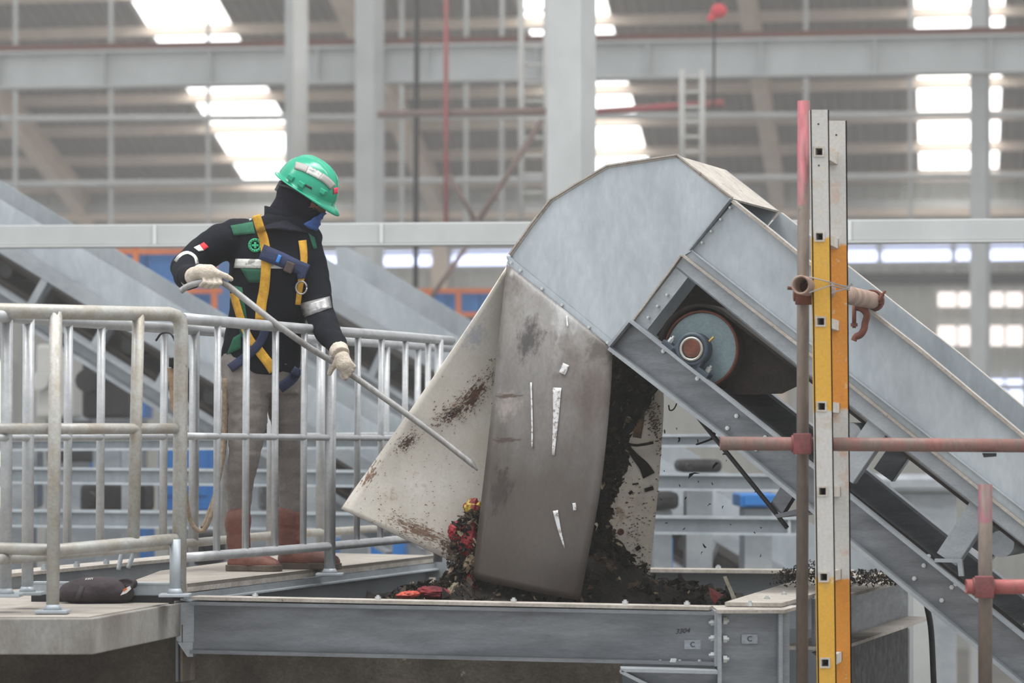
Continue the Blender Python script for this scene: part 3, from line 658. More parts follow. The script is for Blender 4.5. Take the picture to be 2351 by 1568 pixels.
a2, b2 = W(1000, 1304, 13.05), W(1960, 1313, 12.75)
MB().bar(a2, b2, .12, .016).build('top_flange', DUSTY, bb)
MB().prism([a2, b2, b2-UP*.26, a2-UP*.26], V((0, .012, 0))).build('web', mat('hopper_grey', (118, 124, 130), (104, 110, 116), 3, rough=.6, fine=.06), bb)
bolt(W(1649, 1306, 12.85), UP, bb, .012, .012, BOLTM)
# hopper inner walls
hw = thing('waste_hopper', W(1200, 1450, 11.4), 'grey steel hopper pit under the flaps holding the waste', 'hopper')
def quadwall(name, p, q, dz, m, d): MB().prism([p, q, q-UP*dz, p-UP*dz], d).build(name, m, hw)
HG = MATS['hopper_grey']
quadwall('back_wall', V((-1.6, 13.2, ZB-.28)), V((1.9, 12.95, ZB-.28)), .9, HG, V((0, .012, 0)))
quadwall('front_wall', V((-1.15, 10.34, ZB-.03)), V((.75, 9.98, ZB-.03)), .13, HG, V((0, .012, 0)))
# slab (left) and concrete wall under it
sl = thing('concrete_slab', W(200, 1500, 9.4), 'grey concrete platform slab at the lower left edge', 'slab')
zs = W(213, 1420, 9.37).z; th = 83/F*9.37
c1 = V((W(213, 1420, 9.37).x, 9.37, zs)); c2 = V((W(443, 1379, 10.4).x, 10.4, zs))
MB().prism([V((-4, 9.37, zs)), c1, c2, V((c2.x, 11.2, zs)), V((-4, 11.2, zs))], -UP*th).build('slab_body', CONC, sl, bevel=.004)
MB().prism([V((-3.98, 9.39, zs)), c1+V((-.02, .02, 0)), c2+V((-.02, 0, 0)), V((c2.x-.02, 11.18, zs)), V((-3.98, 11.18, zs))], UP*.004).build('screed', DECK, sl)
MB().prism([W(408, 1475, 10.25), W(443, 1475, 10.25), W(443, 1508, 10.25), W(430, 1508, 10.25)], V((0, .1, 0))).build('bracket', GALVD, sl)
MB().prism([W(405, 1385, 10.26), W(446, 1381, 10.26), W(446, 1500, 10.26), W(405, 1470, 10.26)], V((0, .05, 0))).build('corner_plate', GALVD, sl)
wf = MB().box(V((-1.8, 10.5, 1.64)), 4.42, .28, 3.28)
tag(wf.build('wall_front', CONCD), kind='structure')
# walkway deck
dk = thing('walkway_deck', W(700, 1320, 11.4), 'dusty steel walkway deck the worker stands on', 'walkway')
zd = ZC-.53
d0 = V((W(430, 1341, 10.25).x, 10.25, zd)); d1 = V((W(1003, 1275, 12.8).x, 12.8, zd+.0)); back = V((-.62, .33, 0))
d0b = V((W(300, 1338, 10.42).x, 10.42, zd))
MB().prism([d0, d1, d1+back*1.05, V((d0b.x, 11.3, zd)), d0b], -UP*.012).build('deck_plate', DECK, dk)
ddir = (d1-d0b).normalized(); dn = V((ddir.y, -ddir.x, 0))
MB().prism([d0, d1, d1-UP*.03, d0-UP*.03], -dn*.01).build('edge_strip', DUSTY, dk)
MB().prism([d0-UP*.034, d1-UP*.034, d1-UP*.06, d0-UP*.06], -dn*.015).build('edge_angle', GALVD, dk)
MB().prism([d0-UP*.06-dn*.03, d1-UP*.06-dn*.03, d1-UP*.066+dn*.02, d0-UP*.066+dn*.02], UP*.006).build('edge_lip', GALV, dk)
MB().prism([d0-UP*.066-dn*.04, d1-UP*.066-dn*.04, d1-UP*.36-dn*.04, d0-UP*.36-dn*.04], -dn*.01).build('skirt_plate', HG, dk)
MB().prism([d0-UP*.15-dn*.02, d1-UP*.17-dn*.02, d1-UP*.36-dn*.02, d0-UP*.36-dn*.02], -dn*.01).build('lower_skirt', mat('skirt_rust', (112, 104, 98), (96, 80, 70), 8, rough=.8), dk)
MB().bar(d1-UP*.05-ddir*.02, d1-UP*.05+ddir*.06, .12, .1).build('end_bracket', GALV, dk)
# dusty box beam behind the slab, left
lb = thing('steel_beam', W(200, 1310, 11.5), 'dusty bolted beam behind the bag at the left edge', 'beam')
p, q = W(-40, 1330, 11.0), W(445, 1284, 12.2)
MB().prism([p+V((0, -.05, 0)), q+V((0, -.05, 0)), q+V((-.1, .14, 0)), p+V((-.1, .14, 0))], UP*.014).build('top_flange', DUSTY, lb)
MB().prism([p, q, q-UP*.09, p-UP*.09], V((0, .012, 0))).build('web', GALVD, lb)
for t in (.27, .42, .56): bolt(p.lerp(q, t)+UP*.015, UP, lb, .013, .014, GALVD)
uh = MB().tube(curve([W(272, 1308, 10.9), W(280, 1272, 10.9), (W(292, 1262, 10.9)), W(305, 1272, 10.9), W(294, 1304, 10.9)], 6), .009, 8).build('lifting_hook', GALV, lb, True)
tp = thing('toe_plate', W(240, 1368, 10.6), 'bright steel toe channel lying behind the bag on the slab', 'channel')
p, q = W(76, 1366, 10.3), W(398, 1369, 10.22)
MB().prism([p, q, q+UP*.045, p+UP*.045], V((0, .008, 0))).build('web', GALV, tp)
MB().bar(p+V((0, -.012, -.012)), q+V((0, -.012, -.012)), .03, .03).build('foot_block', DARK, tp); MB().bar(p+V((0, .02, .046)), q+V((0, .02, .046)), .05, .006).build('top_flange', GALV, tp)

# ---------------------------------------------------------------- railings
def railing(label, pipes, posts, parent_loc, group=None):
    r = thing('guard_rail', parent_loc, label, 'railing', group)
    for nm, pts, rad, m in pipes: MB().tube(pts, rad, 16).build(nm, m, r, True)
    for nm, pa, pb, rad, m, base in posts:
        MB().tube([pa, pb], rad, 14).build(nm, m, r, True)
        if base: MB().box(pa+UP*.006, .11, .09, .012).build('base_plate', GALV, r, bevel=.003); b = MB(); b.tube([pa+UP*.01, pa+UP*.03], [rad*1.5, rad*1.05], 12); b.build('weld_collar', GALV, r, True)
    return r
def yf(px): return interp([430, 757, 939, 1040], [10.2, 11.32, 12.05, 12.55], px) if px >= 430 else 10.2
def yb(px): return 5579/ (1/(.002049+(px-446)*7.42e-7))
f_top = lambda x: interp([418, 757, 939, 1040], [731, 760, 774, 783], x)
f_mid = lambda x: interp([418, 870, 940], [1001, 1006, 1004], x)
f_bot = lambda x: interp([418, 757, 939, 1000], [1281, 1254, 1237, 1231], x)
xs = [418, 500, 565, 632, 697, 757, 820, 875, 939, 1000]
pipes = [('top_rail', [W(x, f_top(x), yf(x)) for x in xs+[1036]], .021, PIPE), ('mid_rail', [W(x, f_mid(x), yf(x)) for x in xs], .013, PIPE), ('bottom_rail', [W(x, f_bot(x), yf(x)) for x in xs], .018, PIPE)]
posts = []
for x in (500, 566, 633, 699, 822, 876, 931, 983): posts.append(('picket', W(x-3, f_bot(x), yf(x)), W(x, f_top(x), yf(x)), .0135, PIPE, False))
posts.append(('post', W(757, 1322, yf(757)), W(760, f_top(757), yf(757)), .023, PIPE, True))
posts.append(('post', W(1005, 1290, yf(1000)), W(1008, f_top(1005), yf(1005)), .02, PIPE, False))
railing('galvanised pipe guard rail between the worker and the hopper, front of two', pipes, posts, W(757, 1322, 11.3))
g_top = lambda x: 758+(x-446)*.071; g_mid = lambda x: interp([0, 446, 900], [1006, 1003, 998], x); g_bot = lambda x: interp([0, 446, 625, 860, 1000], [1287, 1246, 1229, 1214, 1206], x)
xs = [-60, 65, 154, 231, 375, 445, 621, 735, 888, 1000]
pipes = [('top_rail', [W(x, g_top(x), yb(x)) for x in xs+[1030]], .021, PIPE), ('mid_rail', [W(x, g_mid(x), yb(x)) for x in xs], .012, PIPE), ('bottom_rail', [W(x, g_bot(x), yb(x)) for x in xs], .018, PIPED)]
posts = []
for x in (158, 233, 378, 518, 888, 960): posts.append(('picket', W(x-4, g_bot(x), yb(x)), W(x, g_top(x), yb(x)), .016, PIPE, False))
for x in (16, 66, 447, 625, 738): posts.append(('post', W(x-3, g_bot(x)+ (85 if x < 100 else 25), yb(x)), W(x, g_top(x), yb(x)), .021, PIPE, x < 100))
railing('galvanised pipe guard rail behind the worker legs, rear of two', pipes, posts, W(446, 1270, 11.5))
yl = lambda x: interp([0, 127, 415], [9.62, 9.6, 10.1], x)
l_top = lambda x: interp([0, 127, 415], [713, 716, 723], x); l_mid = lambda x: 984; l_bot = lambda x: interp([0, 127, 395], [1259, 1263, 1238], x)
xs = [-160, 0, 127, 220, 315, 402]
cor = [W(-160, 712, 9.62), W(0, 713, 9.62), W(127, 716, 9.6), W(220, 718, 9.76), W(315, 720, 9.93), W(388, 721, 10.06), W(405, 726, 10.09), W(414, 741, 10.1), W(416, 770, 10.1), W(414, 985, 10.1), W(411, 1362, 10.1)]
pipes = [('top_rail', cor, .026, PIPED), ('mid_rail', [W(x, l_mid(x), yl(x)) for x in xs], .019, PIPED), ('bottom_rail', [W(x, l_bot(x), yl(x)) for x in xs], .021, PIPED)]
posts = [('post', W(121, 1408, 9.55), W(128, 716, 9.6), .0225, PIPED, True), ('picket', W(306, 1246, 9.92), W(318, 720, 9.93), .022, PIPED, False), ('post', W(402, 1370, 10.06), W(402, 1238, 10.06), .02, GALV, True)]
railing('thick dusty pipe guard rail at the near left corner of the slab', pipes, posts, W(121, 1408, 9.6))
# hose and canvas strap hanging at the corner post
ROPE = mat('rope_tan', (148, 132, 112), (120, 106, 92), 60, rough=.9, bump=.4)
single('hanging_rope', MB().tube(curve([W(516, 868, 11.2), W(512, 1000, 11.2), W(502, 1090, 11.15), W(488, 1170, 11.1), W(470, 1214, 11.1), W(452, 1216, 11.1), W(436, 1190, 11.1), W(424, 1120, 11.05), W(410, 1000, 10.9), W(398, 880, 10.6)], 8), .0095, 10), ROPE, 'tan lifeline rope drooping in a loop beside the worker boots', 'rope')
single('hanging_rope', MB().tube(curve([W(520, 880, 11.25), W(518, 1000, 11.25), W(503, 1100, 11.2), W(478, 1180, 11.15), W(464, 1212, 11.12)], 8), .008, 10), ROPE, 'second tan strand running along the drooping rope to its lowest bend', 'rope')
cs = thing('canvas_strap', W(393, 860, 10.2), 'worn canvas strap with a snap clip tied to the corner post', 'strap')
MB().grid([[W(385+i*1.2, 845+i*14, 10.16), W(402+i*.6, 845+i*14, 10.15)] for i in range(8)]).build('webbing', mat('canvas', (170, 140, 112), (140, 116, 96), 30, rough=.9), cs, solid=.004)
MB().tube(curve([W(358, 782, 10.2), W(372, 765, 10.18), W(394, 768, 10.14), W(404, 800, 10.14), W(396, 845, 10.15)], 6), .004, 8).build('wire_loop', DARK, cs, True)
MB().box(W(394, 832, 10.15), .02, .015, .035).build('clip', DARK, cs, bevel=.004)

# ---------------------------------------------------------------- ladder and scaffold tubes
YEL, WHT, ORG_ = (214, 164, 56), (196, 194, 190), (212, 138, 40)
def zpx(py, Y): return W(0, py, Y).z
LY0, LY1 = 9.5, 9.79
ld = thing('ladder', W(1898, 1600, LY0), 'white and yellow painted ladder with square rungs standing at the right', 'ladder')
zb = org(ld).z
def stile_mat(nm, Y, ys, yel):
    st = [(zpx(y, Y)-zb, c) for y, c in ys]
    return mat(nm, yel, (176, 150, 96) if yel == YEL else (190, 120, 40), 9, lo=.55, hi=.8, rough=.55, fine=.08, steps=st, speck=[((206, 196, 172), 22, .62, .08), ((150, 128, 100), 13, .66, .08), ((120, 74, 48), 50, .72, .03)])
M0 = stile_mat('stile_near', LY0, ((1325, WHT), (945, YEL), (545, WHT)), YEL)
M1 = stile_mat('stile_far', LY1, ((1330, WHT), (940, ORG_), (562, WHT)), ORG_)
RYN = [(1880, 348), (1881, 543), (1884, 738), (1886, 933), (1888, 1128), (1891, 1325), (1894, 1522)]
def stile(Y, xl0, xr0, ytop, dxdy, holes, m, name):
    b = MB(); yb_ = 1640; th = .006; hs = .019
    X = lambda x, y: x+(y-ytop)*dxdy
    def strip(xa, xb, ya, yb2): b.prism([W(X(xa, ya), ya, Y), W(X(xb, ya), ya, Y), W(X(xb, yb2), yb2, Y), W(X(xa, yb2), yb2, Y)], V((0, th, 0)))
    hp = 11.5; ymid = (xl0+xr0)/2
    hx = [h[0]-(h[1]-ytop)*dxdy for h in holes]; xm = sum(hx)/len(hx)
    strip(xl0, xm-hp, ytop, yb_); strip(xm+hp, xr0, ytop, yb_); y = ytop
    for (_, hy) in holes: strip(xm-hp, xm+hp, y, hy-hp); y = hy+hp
    strip(xm-hp, xm+hp, y, yb_)
    for xa, xb in ((xl0, xl0+3), (xr0-3, xr0)): b.prism([W(X(xa, ytop), ytop, Y), W(X(xb, ytop), ytop, Y), W(X(xb, yb_), yb_, Y), W(X(xa, yb_), yb_, Y)], V((0, .034, 0)))
    o = b.build(name, m, ld); return xm
xm = stile(LY0, 1860, 1903, 252, .0135, RYN, M0, 'stile')
RYF = [(1917, 367), (1918, 560), (1920, 748), (1921, 937), (1923, 1129), (1924, 1318), (1926, 1507)]
stile(LY1, 1899, 1944, 277, .009, [(x-4, y) for x, y in RYF], M1, 'stile')
RUNG = mat('rung_alloy', (178, 166, 150), (196, 192, 186), 20, rough=.6, fine=.15)
for (xa, ya), (xb, yb2) in zip(RYN, RYF):
    p, q = W(xa, ya, LY0-.006), W(xb-4, yb2, LY1+.01); s = .0175; d = q-p
    b = MB(); sq = [(-s, -s), (s, -s), (s, s), (-s, s)]; t = .68; vs = [p+V((x, 0, z)) for x, z in sq]+[q+V((x, 0, z)) for x, z in sq]+[p+V((x*t, 0, z*t)) for x, z in sq]+[p+d*.8+V((x*t, 0, z*t)) for x, z in sq]
    fs = [(4, 5, 6, 7), (12, 13, 14, 15)]
    for i in range(4):
        j = (i+1) % 4; fs += [(i, j, 4+j, 4+i), (i, j, 8+j, 8+i), (8+i, 8+j, 12+j, 12+i)]
    b.add(vs, fs).build('rung', RUNG, ld)
for (x, y, Y) in ((1879, 285, LY0), (1880, 380, LY0), (1920, 310, LY1)): MB().tube([W(x, y, Y-.001), W(x, y, Y+.004)], .0035, 8).build('bolt_hole', DARK, ld)
SC = (112, 99, 89)
def spole(nm, p, q, r, label, steps=None, base=SC, hollow=True, col2=(104, 94, 86)):
    o = thing(nm, p if p.z < q.z else q, label, 'scaffold tube'); z0 = org(o).z
    m = mat('paint_'+label[:22], base, col2, 16, rough=.6, fine=.12, stretch=(1, 1, .3), steps=[(zpx(y, Y)-z0, c) for y, Y, c in steps] if steps else None, speck=((70, 56, 52), 30, .66, .08), metal=.15)
    MB().tube([p, q], r, 20, inner=.8 if hollow else None).build('tube', m, o, True); return o
PK = (168, 74, 88)
spole('scaffold_tube', W(1841, 1640, 9.62), W(1845, 232, 9.62), .0212, 'upright scaffold tube with pink top beside the ladder', [(475, 9.62, PK)])
sh = spole('scaffold_tube', W(1653, 1018, 9.57), W(2480, 1024, 9.57), .0235, 'long level scaffold tube passing behind the ladder at mid-height', None, (140, 94, 88), col2=(118, 104, 96))
def coupler(parent, p, axis_h, axis_v, m, r=.03):
    b = MB(); b.tube([p-axis_h*.035, p+axis_h*.035], r, 16); 
    b.bar(p-axis_v*.036+V((0, -.02, 0)), p+axis_v*.036+V((0, -.02, 0)), .06, .03, V((0, 1, 0))); b.build('coupler', m, parent, True, bevel=.003)
CPL = mat('coupler_red', (132, 66, 70), (104, 60, 56), 20, rough=.55)
coupler(sh, W(1840, 1019, 9.56), V((1, 0, 0)), UP, CPL)
MB().prism([W(2258, 1040, 9.55), W(2288, 1040, 9.55), W(2288, 1048, 9.55), W(2262, 1050, 9.55)], V((0, .03, 0))).build('tape_tag', DARK, sh)
spole('scaffold_tube', W(2262, 1640, 9.2), W(2262, 1112, 9.2), .0235, 'short upright scaffold tube with dark pink top at the lower right', [(1196, 9.2, (140, 62, 84))])
s2 = spole('scaffold_tube', W(2218, 1347, 9.16), W(2480, 1347, 9.16), .0245, 'short level pink scaffold tube at the lower right corner', None, (166, 88, 86), col2=(150, 92, 88))
coupler(s2, W(2257, 1347, 9.15), V((1, 0, 0)), UP, CPL)
tr_p, tr_q = W(1838, 654, 9.45), W(2008, 691, 10.5)
ts = spole('scaffold_tube', tr_q, tr_p, .033, 'hollow cross tube tied to the ladder pointing toward the viewer', None, (176, 150, 134), col2=(136, 112, 98))
coupler(ts, W(1845, 676, 9.58), V((1, 0, 0)), UP, RUST, .024)
MB().tube([W(1808, 661, 9.55), W(1840, 664, 9.55)], .006, 8).build('bolt_stub', RUST, ts)
td = (tr_q-tr_p).normalized(); MB().tube([tr_q-td*.05, tr_q-td*.01], .041, 18, inner=.8).build('swivel_clamp', RUST, ts, True)
MB().box(W(2012, 692, 10.44), .05, .03, .02).build('clamp_lug', RUST, ts); bolt(W(2016, 690, 10.42), V((.6, 0, .8)), ts, .009, .03, RUST)
hk = thing('scaffold_clamp', W(1985, 735, 10.4), 'rusty clamp jaw dangling below the end of the cross tube', 'clamp')
MB().tube(curve([W(1962, 705, 10.4), W(1978, 708, 10.4), W(1990, 722, 10.4), W(1986, 742, 10.4), W(1984, 755, 10.4), W(1976, 768, 10.4), W(1964, 774, 10.4), W(1960, 782, 10.4)], 6), [.013]*36+[.011]*7, 10).build('jaw', RUST, hk, True)
MB().tube([W(1961, 702, 10.4), W(1961, 742, 10.4)], .008, 8).build('eye_bolt', RUST, hk, True); bolt(W(1961, 742, 10.4), -UP, hk, .013, .012, RUST, 'nut')
MB().tube([W(1985, 700, 10.42), W(1990, 722, 10.4)], .011, 8).build('neck', RUST, hk, True)
wt = thing('tie_wire', W(1904, 650, 9.47), 'twisted wire tying the cross tube to the ladder', 'wire')
WIRE = mat('wire_zinc', (150, 148, 150), metal=.5, rough=.4, fine=0)
for pts in (([1858, 636, 9.44], [1903, 647, 9.46], [1950, 662, 9.75]), ([1858, 672, 9.44], [1906, 655, 9.46], [1950, 666, 9.75]), ([1906, 650, 9.46], [1945, 658, 9.75], [1958, 653, 9.75]), ([1910, 672, 9.47], [1950, 660, 9.75], [1955, 650, 9.75])):
    MB().tube([W(*p) for p in pts], .0022, 6).build('wire_strand', WIRE, wt)

# ---------------------------------------------------------------- the worker
PY = 11.36
def P(px, py, d=0.): return W(px, py, PY+d)
feet = P(640, 1310); feet.z = zd
pn = thing('person', feet, 'worker in green helmet, black hood and harness pushing a long rod over the rail', 'person')
JKT = mat('jacket_black', (25, 27, 34), (18, 20, 26), 5, rough=.9, bump=.3, bscale=25, fine=.15, spec=.15)
TRS = mat('trousers_grey', (124, 118, 114), (110, 103, 99), 6, rough=.9, bump=.25, bscale=30, fine=.1)
HOODM = mat('balaclava_knit', (32, 33, 42), (26, 26, 34), 8, rough=.95, bump=.3, bscale=90, fine=.15, spec=.15)
SKIN = mat('skin', (150, 104, 84), (136, 92, 74), 9, rough=.6, fine=.05)
GLV = mat('glove_cotton', (206, 196, 182), (186, 174, 160), 14, rough=.95, bump=.5, bscale=160, fine=.1)
BOOT = mat('boot_leather', (116, 68, 56), (94, 58, 49), 8, rough=.55, bump=.2, fine=.12)
SOLE = mat('boot_sole', (98, 88, 78), (72, 62, 54), 12, rough=.9, bump=.3)
GRN = mat('green_cloth', (24, 92, 66), (18, 74, 54), 8, rough=.85, fine=.1)
REFL = mat('reflective_tape', (196, 196, 192), (132, 132, 130), 30, lo=.52, hi=.6, rough=.35, fine=.1)
YST = mat('strap_yellow', (214, 166, 52), (188, 138, 40), 30, rough=.8, bump=.4, bscale=200, fine=.1)
BST = mat('strap_blue', (36, 49, 84), (28, 37, 64), 20, rough=.8, bump=.3, bscale=200, fine=.1)
def chain(mb, pts, rs, n=16):
    mb.tube(pts, rs, n)
    for p, r in zip(pts, rs): mb.ball(p, r, r, r, n=14, m=9)
def torso(mb, rings, n=28, shrink=0.):
    rows = []
    for (xl, xr, y, b, dy) in rings:
        c = P((xl+xr)/2, y, dy); a = (xr-xl)/2*PY/F-shrink; bb = b-shrink; r = []
        for j in range(n):
            q = 2*math.pi*j/n; cx, sx = math.cos(q), math.sin(q)
            r.append(c+V((a*abs(cx)**.85*(1 if cx > 0 else -1), bb*abs(sx)**.85*(1 if sx > 0 else -1), 0)))
        rows.append(r)
    k = len(rows)
    mb.add([p for r in rows for p in r], [(i*n+j, i*n+(j+1) % n, (i+1)*n+(j+1) % n, (i+1)*n+j) for i in range(k-1) for j in range(n)]+[tuple(range(n-1, -1, -1)), tuple(range((k-1)*n, k*n))])
RINGS = [(616, 692, 490, .07, .0), (578, 708, 502, .10, .0), (548, 724, 517, .115, 0), (534, 738, 542, .13, 0), (528, 740, 590, .14, -.01), (526, 735, 640, .14, -.02), (526, 712, 700, .13, -.02), (520, 696, 760, .13, -.01), (510, 692, 810, .13, 0), (505, 690, 845, .125, 0), (512, 688, 858, .12, 0)]
ARM_R = ([P(552, 546, -.02), P(505, 558, -.05), P(455, 587, -.09), P(425, 617, -.15), P(428, 635, -.25), P(446, 634, -.40)], [.085, .078, .066, .062, .054, .043])
ARM_L = ([P(706, 575, -.02), P(722, 640, -.05), P(730, 700, -.10), P(738, 735, -.15), P(758, 770, -.24), P(780, 805, -.335)], [.072, .066, .062, .058, .051, .038])
LEG_R = ([P(560, 840, -.03), P(564, 900, -.05), P(567, 960, -.07), P(562, 1040, -.10), P(549, 1110, -.08), P(549, 1195, -.05)], [.098, .095, .086, .066, .058, .046])
LEG_L = ([P(640, 840, .02), P(650, 900, .04), P(660, 960, .06), P(664, 1040, .07), P(666, 1110, .09), P(666, 1200, .10)], [.092, .085, .072, .056, .052, .044])
HC = P(691, 456, -.03)
Fh = V((.93, -.06, -.37)).normalized(); Sh = Fh.cross(UP).normalized(); Uh = Sh.cross(Fh).normalized(); RH = Matrix((Fh, Sh, Uh)).transposed()
def headshape(mb, g):
    mb.ball(HC+Uh*.005, .104+g, .082+g, .112+g, RH, 24, 16)
    mb.ball(HC+Fh*.035-Uh*.075, .062+g, .056+g, .058+g, RH, 18, 12)
    mb.tube([P(650, 532, .0), P(658, 500, -.01), P(676, 468, -.02)], [.088+g, .082+g, .078+g], 20)
def hand1(mb, g=0.):
    o = -.50
    chain(mb, [P(444, 632, o+.06), P(460, 624, o), P(480, 626, o-.01), P(496, 634, o)], [.027+g, .031+g, .033+g, .026+g])
    for i in range(4):
        L = (1, 1.1, 1.02, .85)[i]
        chain(mb, [P(503-11*i, 637, o-.018), P(506-12*i, 637+13*L, o-.034), P(498-12*i, 637+21*L, o-.012), P(489-11*i, 637+19*L, o+.016)], [.0105+g, .0092+g, .0086+g, .0078+g], 10)
    chain(mb, [P(486, 622, o-.01), P(504, 629, o-.025), P(520, 635, o-.02), P(530, 641, o-.01)], [.016+g, .0135+g, .012+g, .010+g], 10)
def hand2(mb, g=0.):
    o = -.375
    chain(mb, [P(779, 806, o+.03), P(785, 822, o+.006), P(790, 836, o), P(796, 846, o+.004)], [.026+g, .032+g, .034+g, .028+g])
    for i in range(4):
        L = (1, 1.1, 1.02, .85)[i]
        chain(mb, [P(804-5*i, 833+7.5*i, o-.008), P(805+8*L-5.5*i, 842+8*i, o-.004), P(803+5*L-5*i, 849+7*i, o+.03), P(792-3*i, 848+5*i, o+.05)], [.0105+g, .0092+g, .0086+g, .0078+g], 10)
    chain(mb, [P(778, 824, o+.0), P(768, 838, o+.01), P(760, 849, o+.022), P(757, 857, o+.03)], [.016+g, .0135+g, .012+g, .010+g], 10)
def footp(mb, hx, tx, y, d, g=0.):
    chain(mb, [P(hx+22, y-110, d), P(hx+24, y-60, d), P(hx+26, y-28, d)], [.050+g, .047+g, .046+g])
    chain(mb, [P(hx+20, y-24, d), P(lerp(hx, tx, .45), y-26, d-.02), P(lerp(hx, tx, .7), y-18, d-.03), P(tx-20, y-14, d-.04)], [.042+g, .044+g, .040+g, .034+g])
# body: one continuous figure under the clothes
b = MB(); torso(b, RINGS, 24, .022)
for (pts, rs) in (ARM_R, ARM_L): chain(b, pts, [r-.016 for r in rs])
for (pts, rs) in (LEG_R, LEG_L): chain(b, pts, [r-.014 for r in rs])
headshape(b, -.007); hand1(b, -.006); hand2(b, -.006); footp(b, 524, 646, 1315, -.08, -.008); footp(b, 640, 783, 1306, .10, -.008)
b.ball(HC+Fh*.100-Uh*.012, .017, .012, .022, RH, 12, 8); b.ball(HC+Fh*.09+Uh*.026+Sh*.03, .014, .02, .008, RH, 10, 6); b.ball(HC+Fh*.09+Uh*.026-Sh*.03, .014, .02, .008, RH, 10, 6)
blob(b, 'body', SKIN, pn, .008, 3)
EYEM = mat('eye_white', (220, 214, 206), rough=.2, fine=0)
for sg in (-1, 1):
    e = MB().ball(HC+Fh*.083+Uh*.006+Sh*.032*sg, .011, .013, .009, RH, 12, 8).build('eye', EYEM, pn, True)
    MB().ball(HC+Fh*.092+Uh*.004+Sh*.032*sg, .004, .006, .006, RH, 10, 6).build('iris', DARK, e, True)
# jacket
b = MB(); torso(b, RINGS)
for (pts, rs) in (ARM_R, ARM_L): chain(b, pts, rs)
jk = blob(b, 'jacket', JKT, pn, .008, 5, .010, 8, (1.3, 1.3, 1.0))
# trousers
b = MB()
for (pts, rs) in (LEG_R, LEG_L): chain(b, pts, rs)
torso(b, [(512, 688, 830, .118, 0), (514, 690, 870, .118, 0), (520, 690, 905, .10, 0)])
ts_ = blob(b, 'trousers', TRS, pn, .008, 4, .005, 16, (.7, .7, 1.6))
# balaclava with an eye slit
b = MB(); headshape(b, 0.); b.tube([P(650, 545, -.03), P(652, 515, -.02)], [.13, .085], 20)
bal = blob(b, 'balaclava', HOODM, pn, .006, 4, .003, 18)
bm = bmesh.new(); bm.from_mesh(bal.data); h0 = HC-org(pn)
kill = [f for f in bm.faces if (f.calc_center_median()-h0).dot(Fh) > .055 and -.022 < (f.calc_center_median()-h0).dot(Uh) < .036]
bmesh.ops.delete(bm, geom=kill, context='FACES'); bm.to_mesh(bal.data); bm.free()
bal.modifiers.new('t', 'SOLIDIFY').thickness = .003
hd = MB(); headshape(hd, .0); tmp = blob(hd, 'tmp', HOODM, None, .008, 3)
tb = bvh(tmp); bpy.data.objects.remove(tmp)
rows = []
for i in range(13):
    u = lerp(-.018, -.118, i/12); r = []
    for j in range(17):
        q = math.radians(lerp(-58, lerp(14, 58, i/12), j/16)); d = (Fh*math.cos(q)+Sh*math.sin(q)); o = HC+d*.3+Uh*u
        hh = tb.ray_cast(o, -d); p = hh[0] if hh[0] is not None else HC+d*.06+Uh*u
        if (p-HC).dot(d) < .03: p = HC+d*.05+Uh*u
        r.append(p+d*(.009+.004*(i % 3 == 0)+.006*math.cos(q)))
    rows.append(r)
mk = MB().grid(rows).build('face_mask', mat('mask_blue', (56, 92, 156), (44, 74, 132), 20, rough=.8, bump=.2), pn, True, solid=.002)
for sg in (-1, 1):
    a = rows[1][0 if sg < 0 else -1]; MB().tube([a, a-Fh*.02+Uh*.006+Sh*.01*sg, a-Fh*.045+Uh*.014+Sh*.016*sg], .002, 6).build('ear_loop', BST, mk)
# collar
b = MB(); n = 24; rws = []
for (y, rx, ry, tl) in ((530, 43, .092, 0), (513, 44, .09, 3), (497, 44, .088, 8), (483, 44, .087, 13)):
    rws.append([P(650+rx*math.cos(2*math.pi*j/n)+ (3 if y < 500 else 0), y+tl*math.cos(2*math.pi*j/n)*.8, ry*math.sin(2*math.pi*j/n)-.01) for j in range(n+1)])
b.grid(rws).build('collar', JKT, jk, True, solid=.008)
# helmet
fh = V((.80, -.30, -.52)).normalized(); sh2 = fh.cross(UP).normalized(); uh = sh2.cross(fh).normalized()
if uh.z < 0: uh = -uh
HEL = mat('helmet_green', (22, 148, 116), rough=.22, fine=.02)
hc_ = P(703, 435, -.03); b = MB(); nA = 64; rws = []
def hp(q, r_a, r_b, hgt): return hc_+fh*(math.cos(q)*r_a)+sh2*(math.sin(q)*r_b)+uh*hgt
for k in range(15):
    t = k/14*math.pi/2; cr, sr = math.cos(t)**.8, math.sin(t)
    row = []
    for j in range(nA+1):
        q = 2*math.pi*j/nA; y = math.sin(q)*.108*cr; h = .128*sr
        rid = .007*math.exp(-(y/.012)**2)+.005*math.exp(-((abs(y)-.042)/.009)**2) if h > .03 else 0
        row.append(hp(q, .132*cr, .108*cr, h+rid*min(1, (h-.03)/.04 if h > .03 else 0)))
    rws.append(row)
brim = [[hp(2*math.pi*j/nA, .132+e*(0.015+.030*max(0, math.cos(2*math.pi*j/nA))**2.5), .108+e*.016, -.004*e-.020*e*e*max(0, math.cos(2*math.pi*j/nA))**2) for j in range(nA+1)] for e in (1, .66, .33)]
hl = b.grid(brim+rws).build('helmet', HEL, pn, True, solid=.004)
ht = bvh(hl)
for path, m, nm in (([(677, 379), (692, 383), (706, 389)], mat('tape_grey', (150, 146, 142), rough=.5, fine=0), 'helmet_tape'), ([(706, 389), (721, 396), (737, 405)], REFL, 'helmet_tape'), ([(737, 405), (752, 416), (765, 430)], MATS['tape_grey'], 'helmet_tape')):
    drape_part(nm, ribbon_px(path, 17, 4), ht, m, hl, .004, .001)
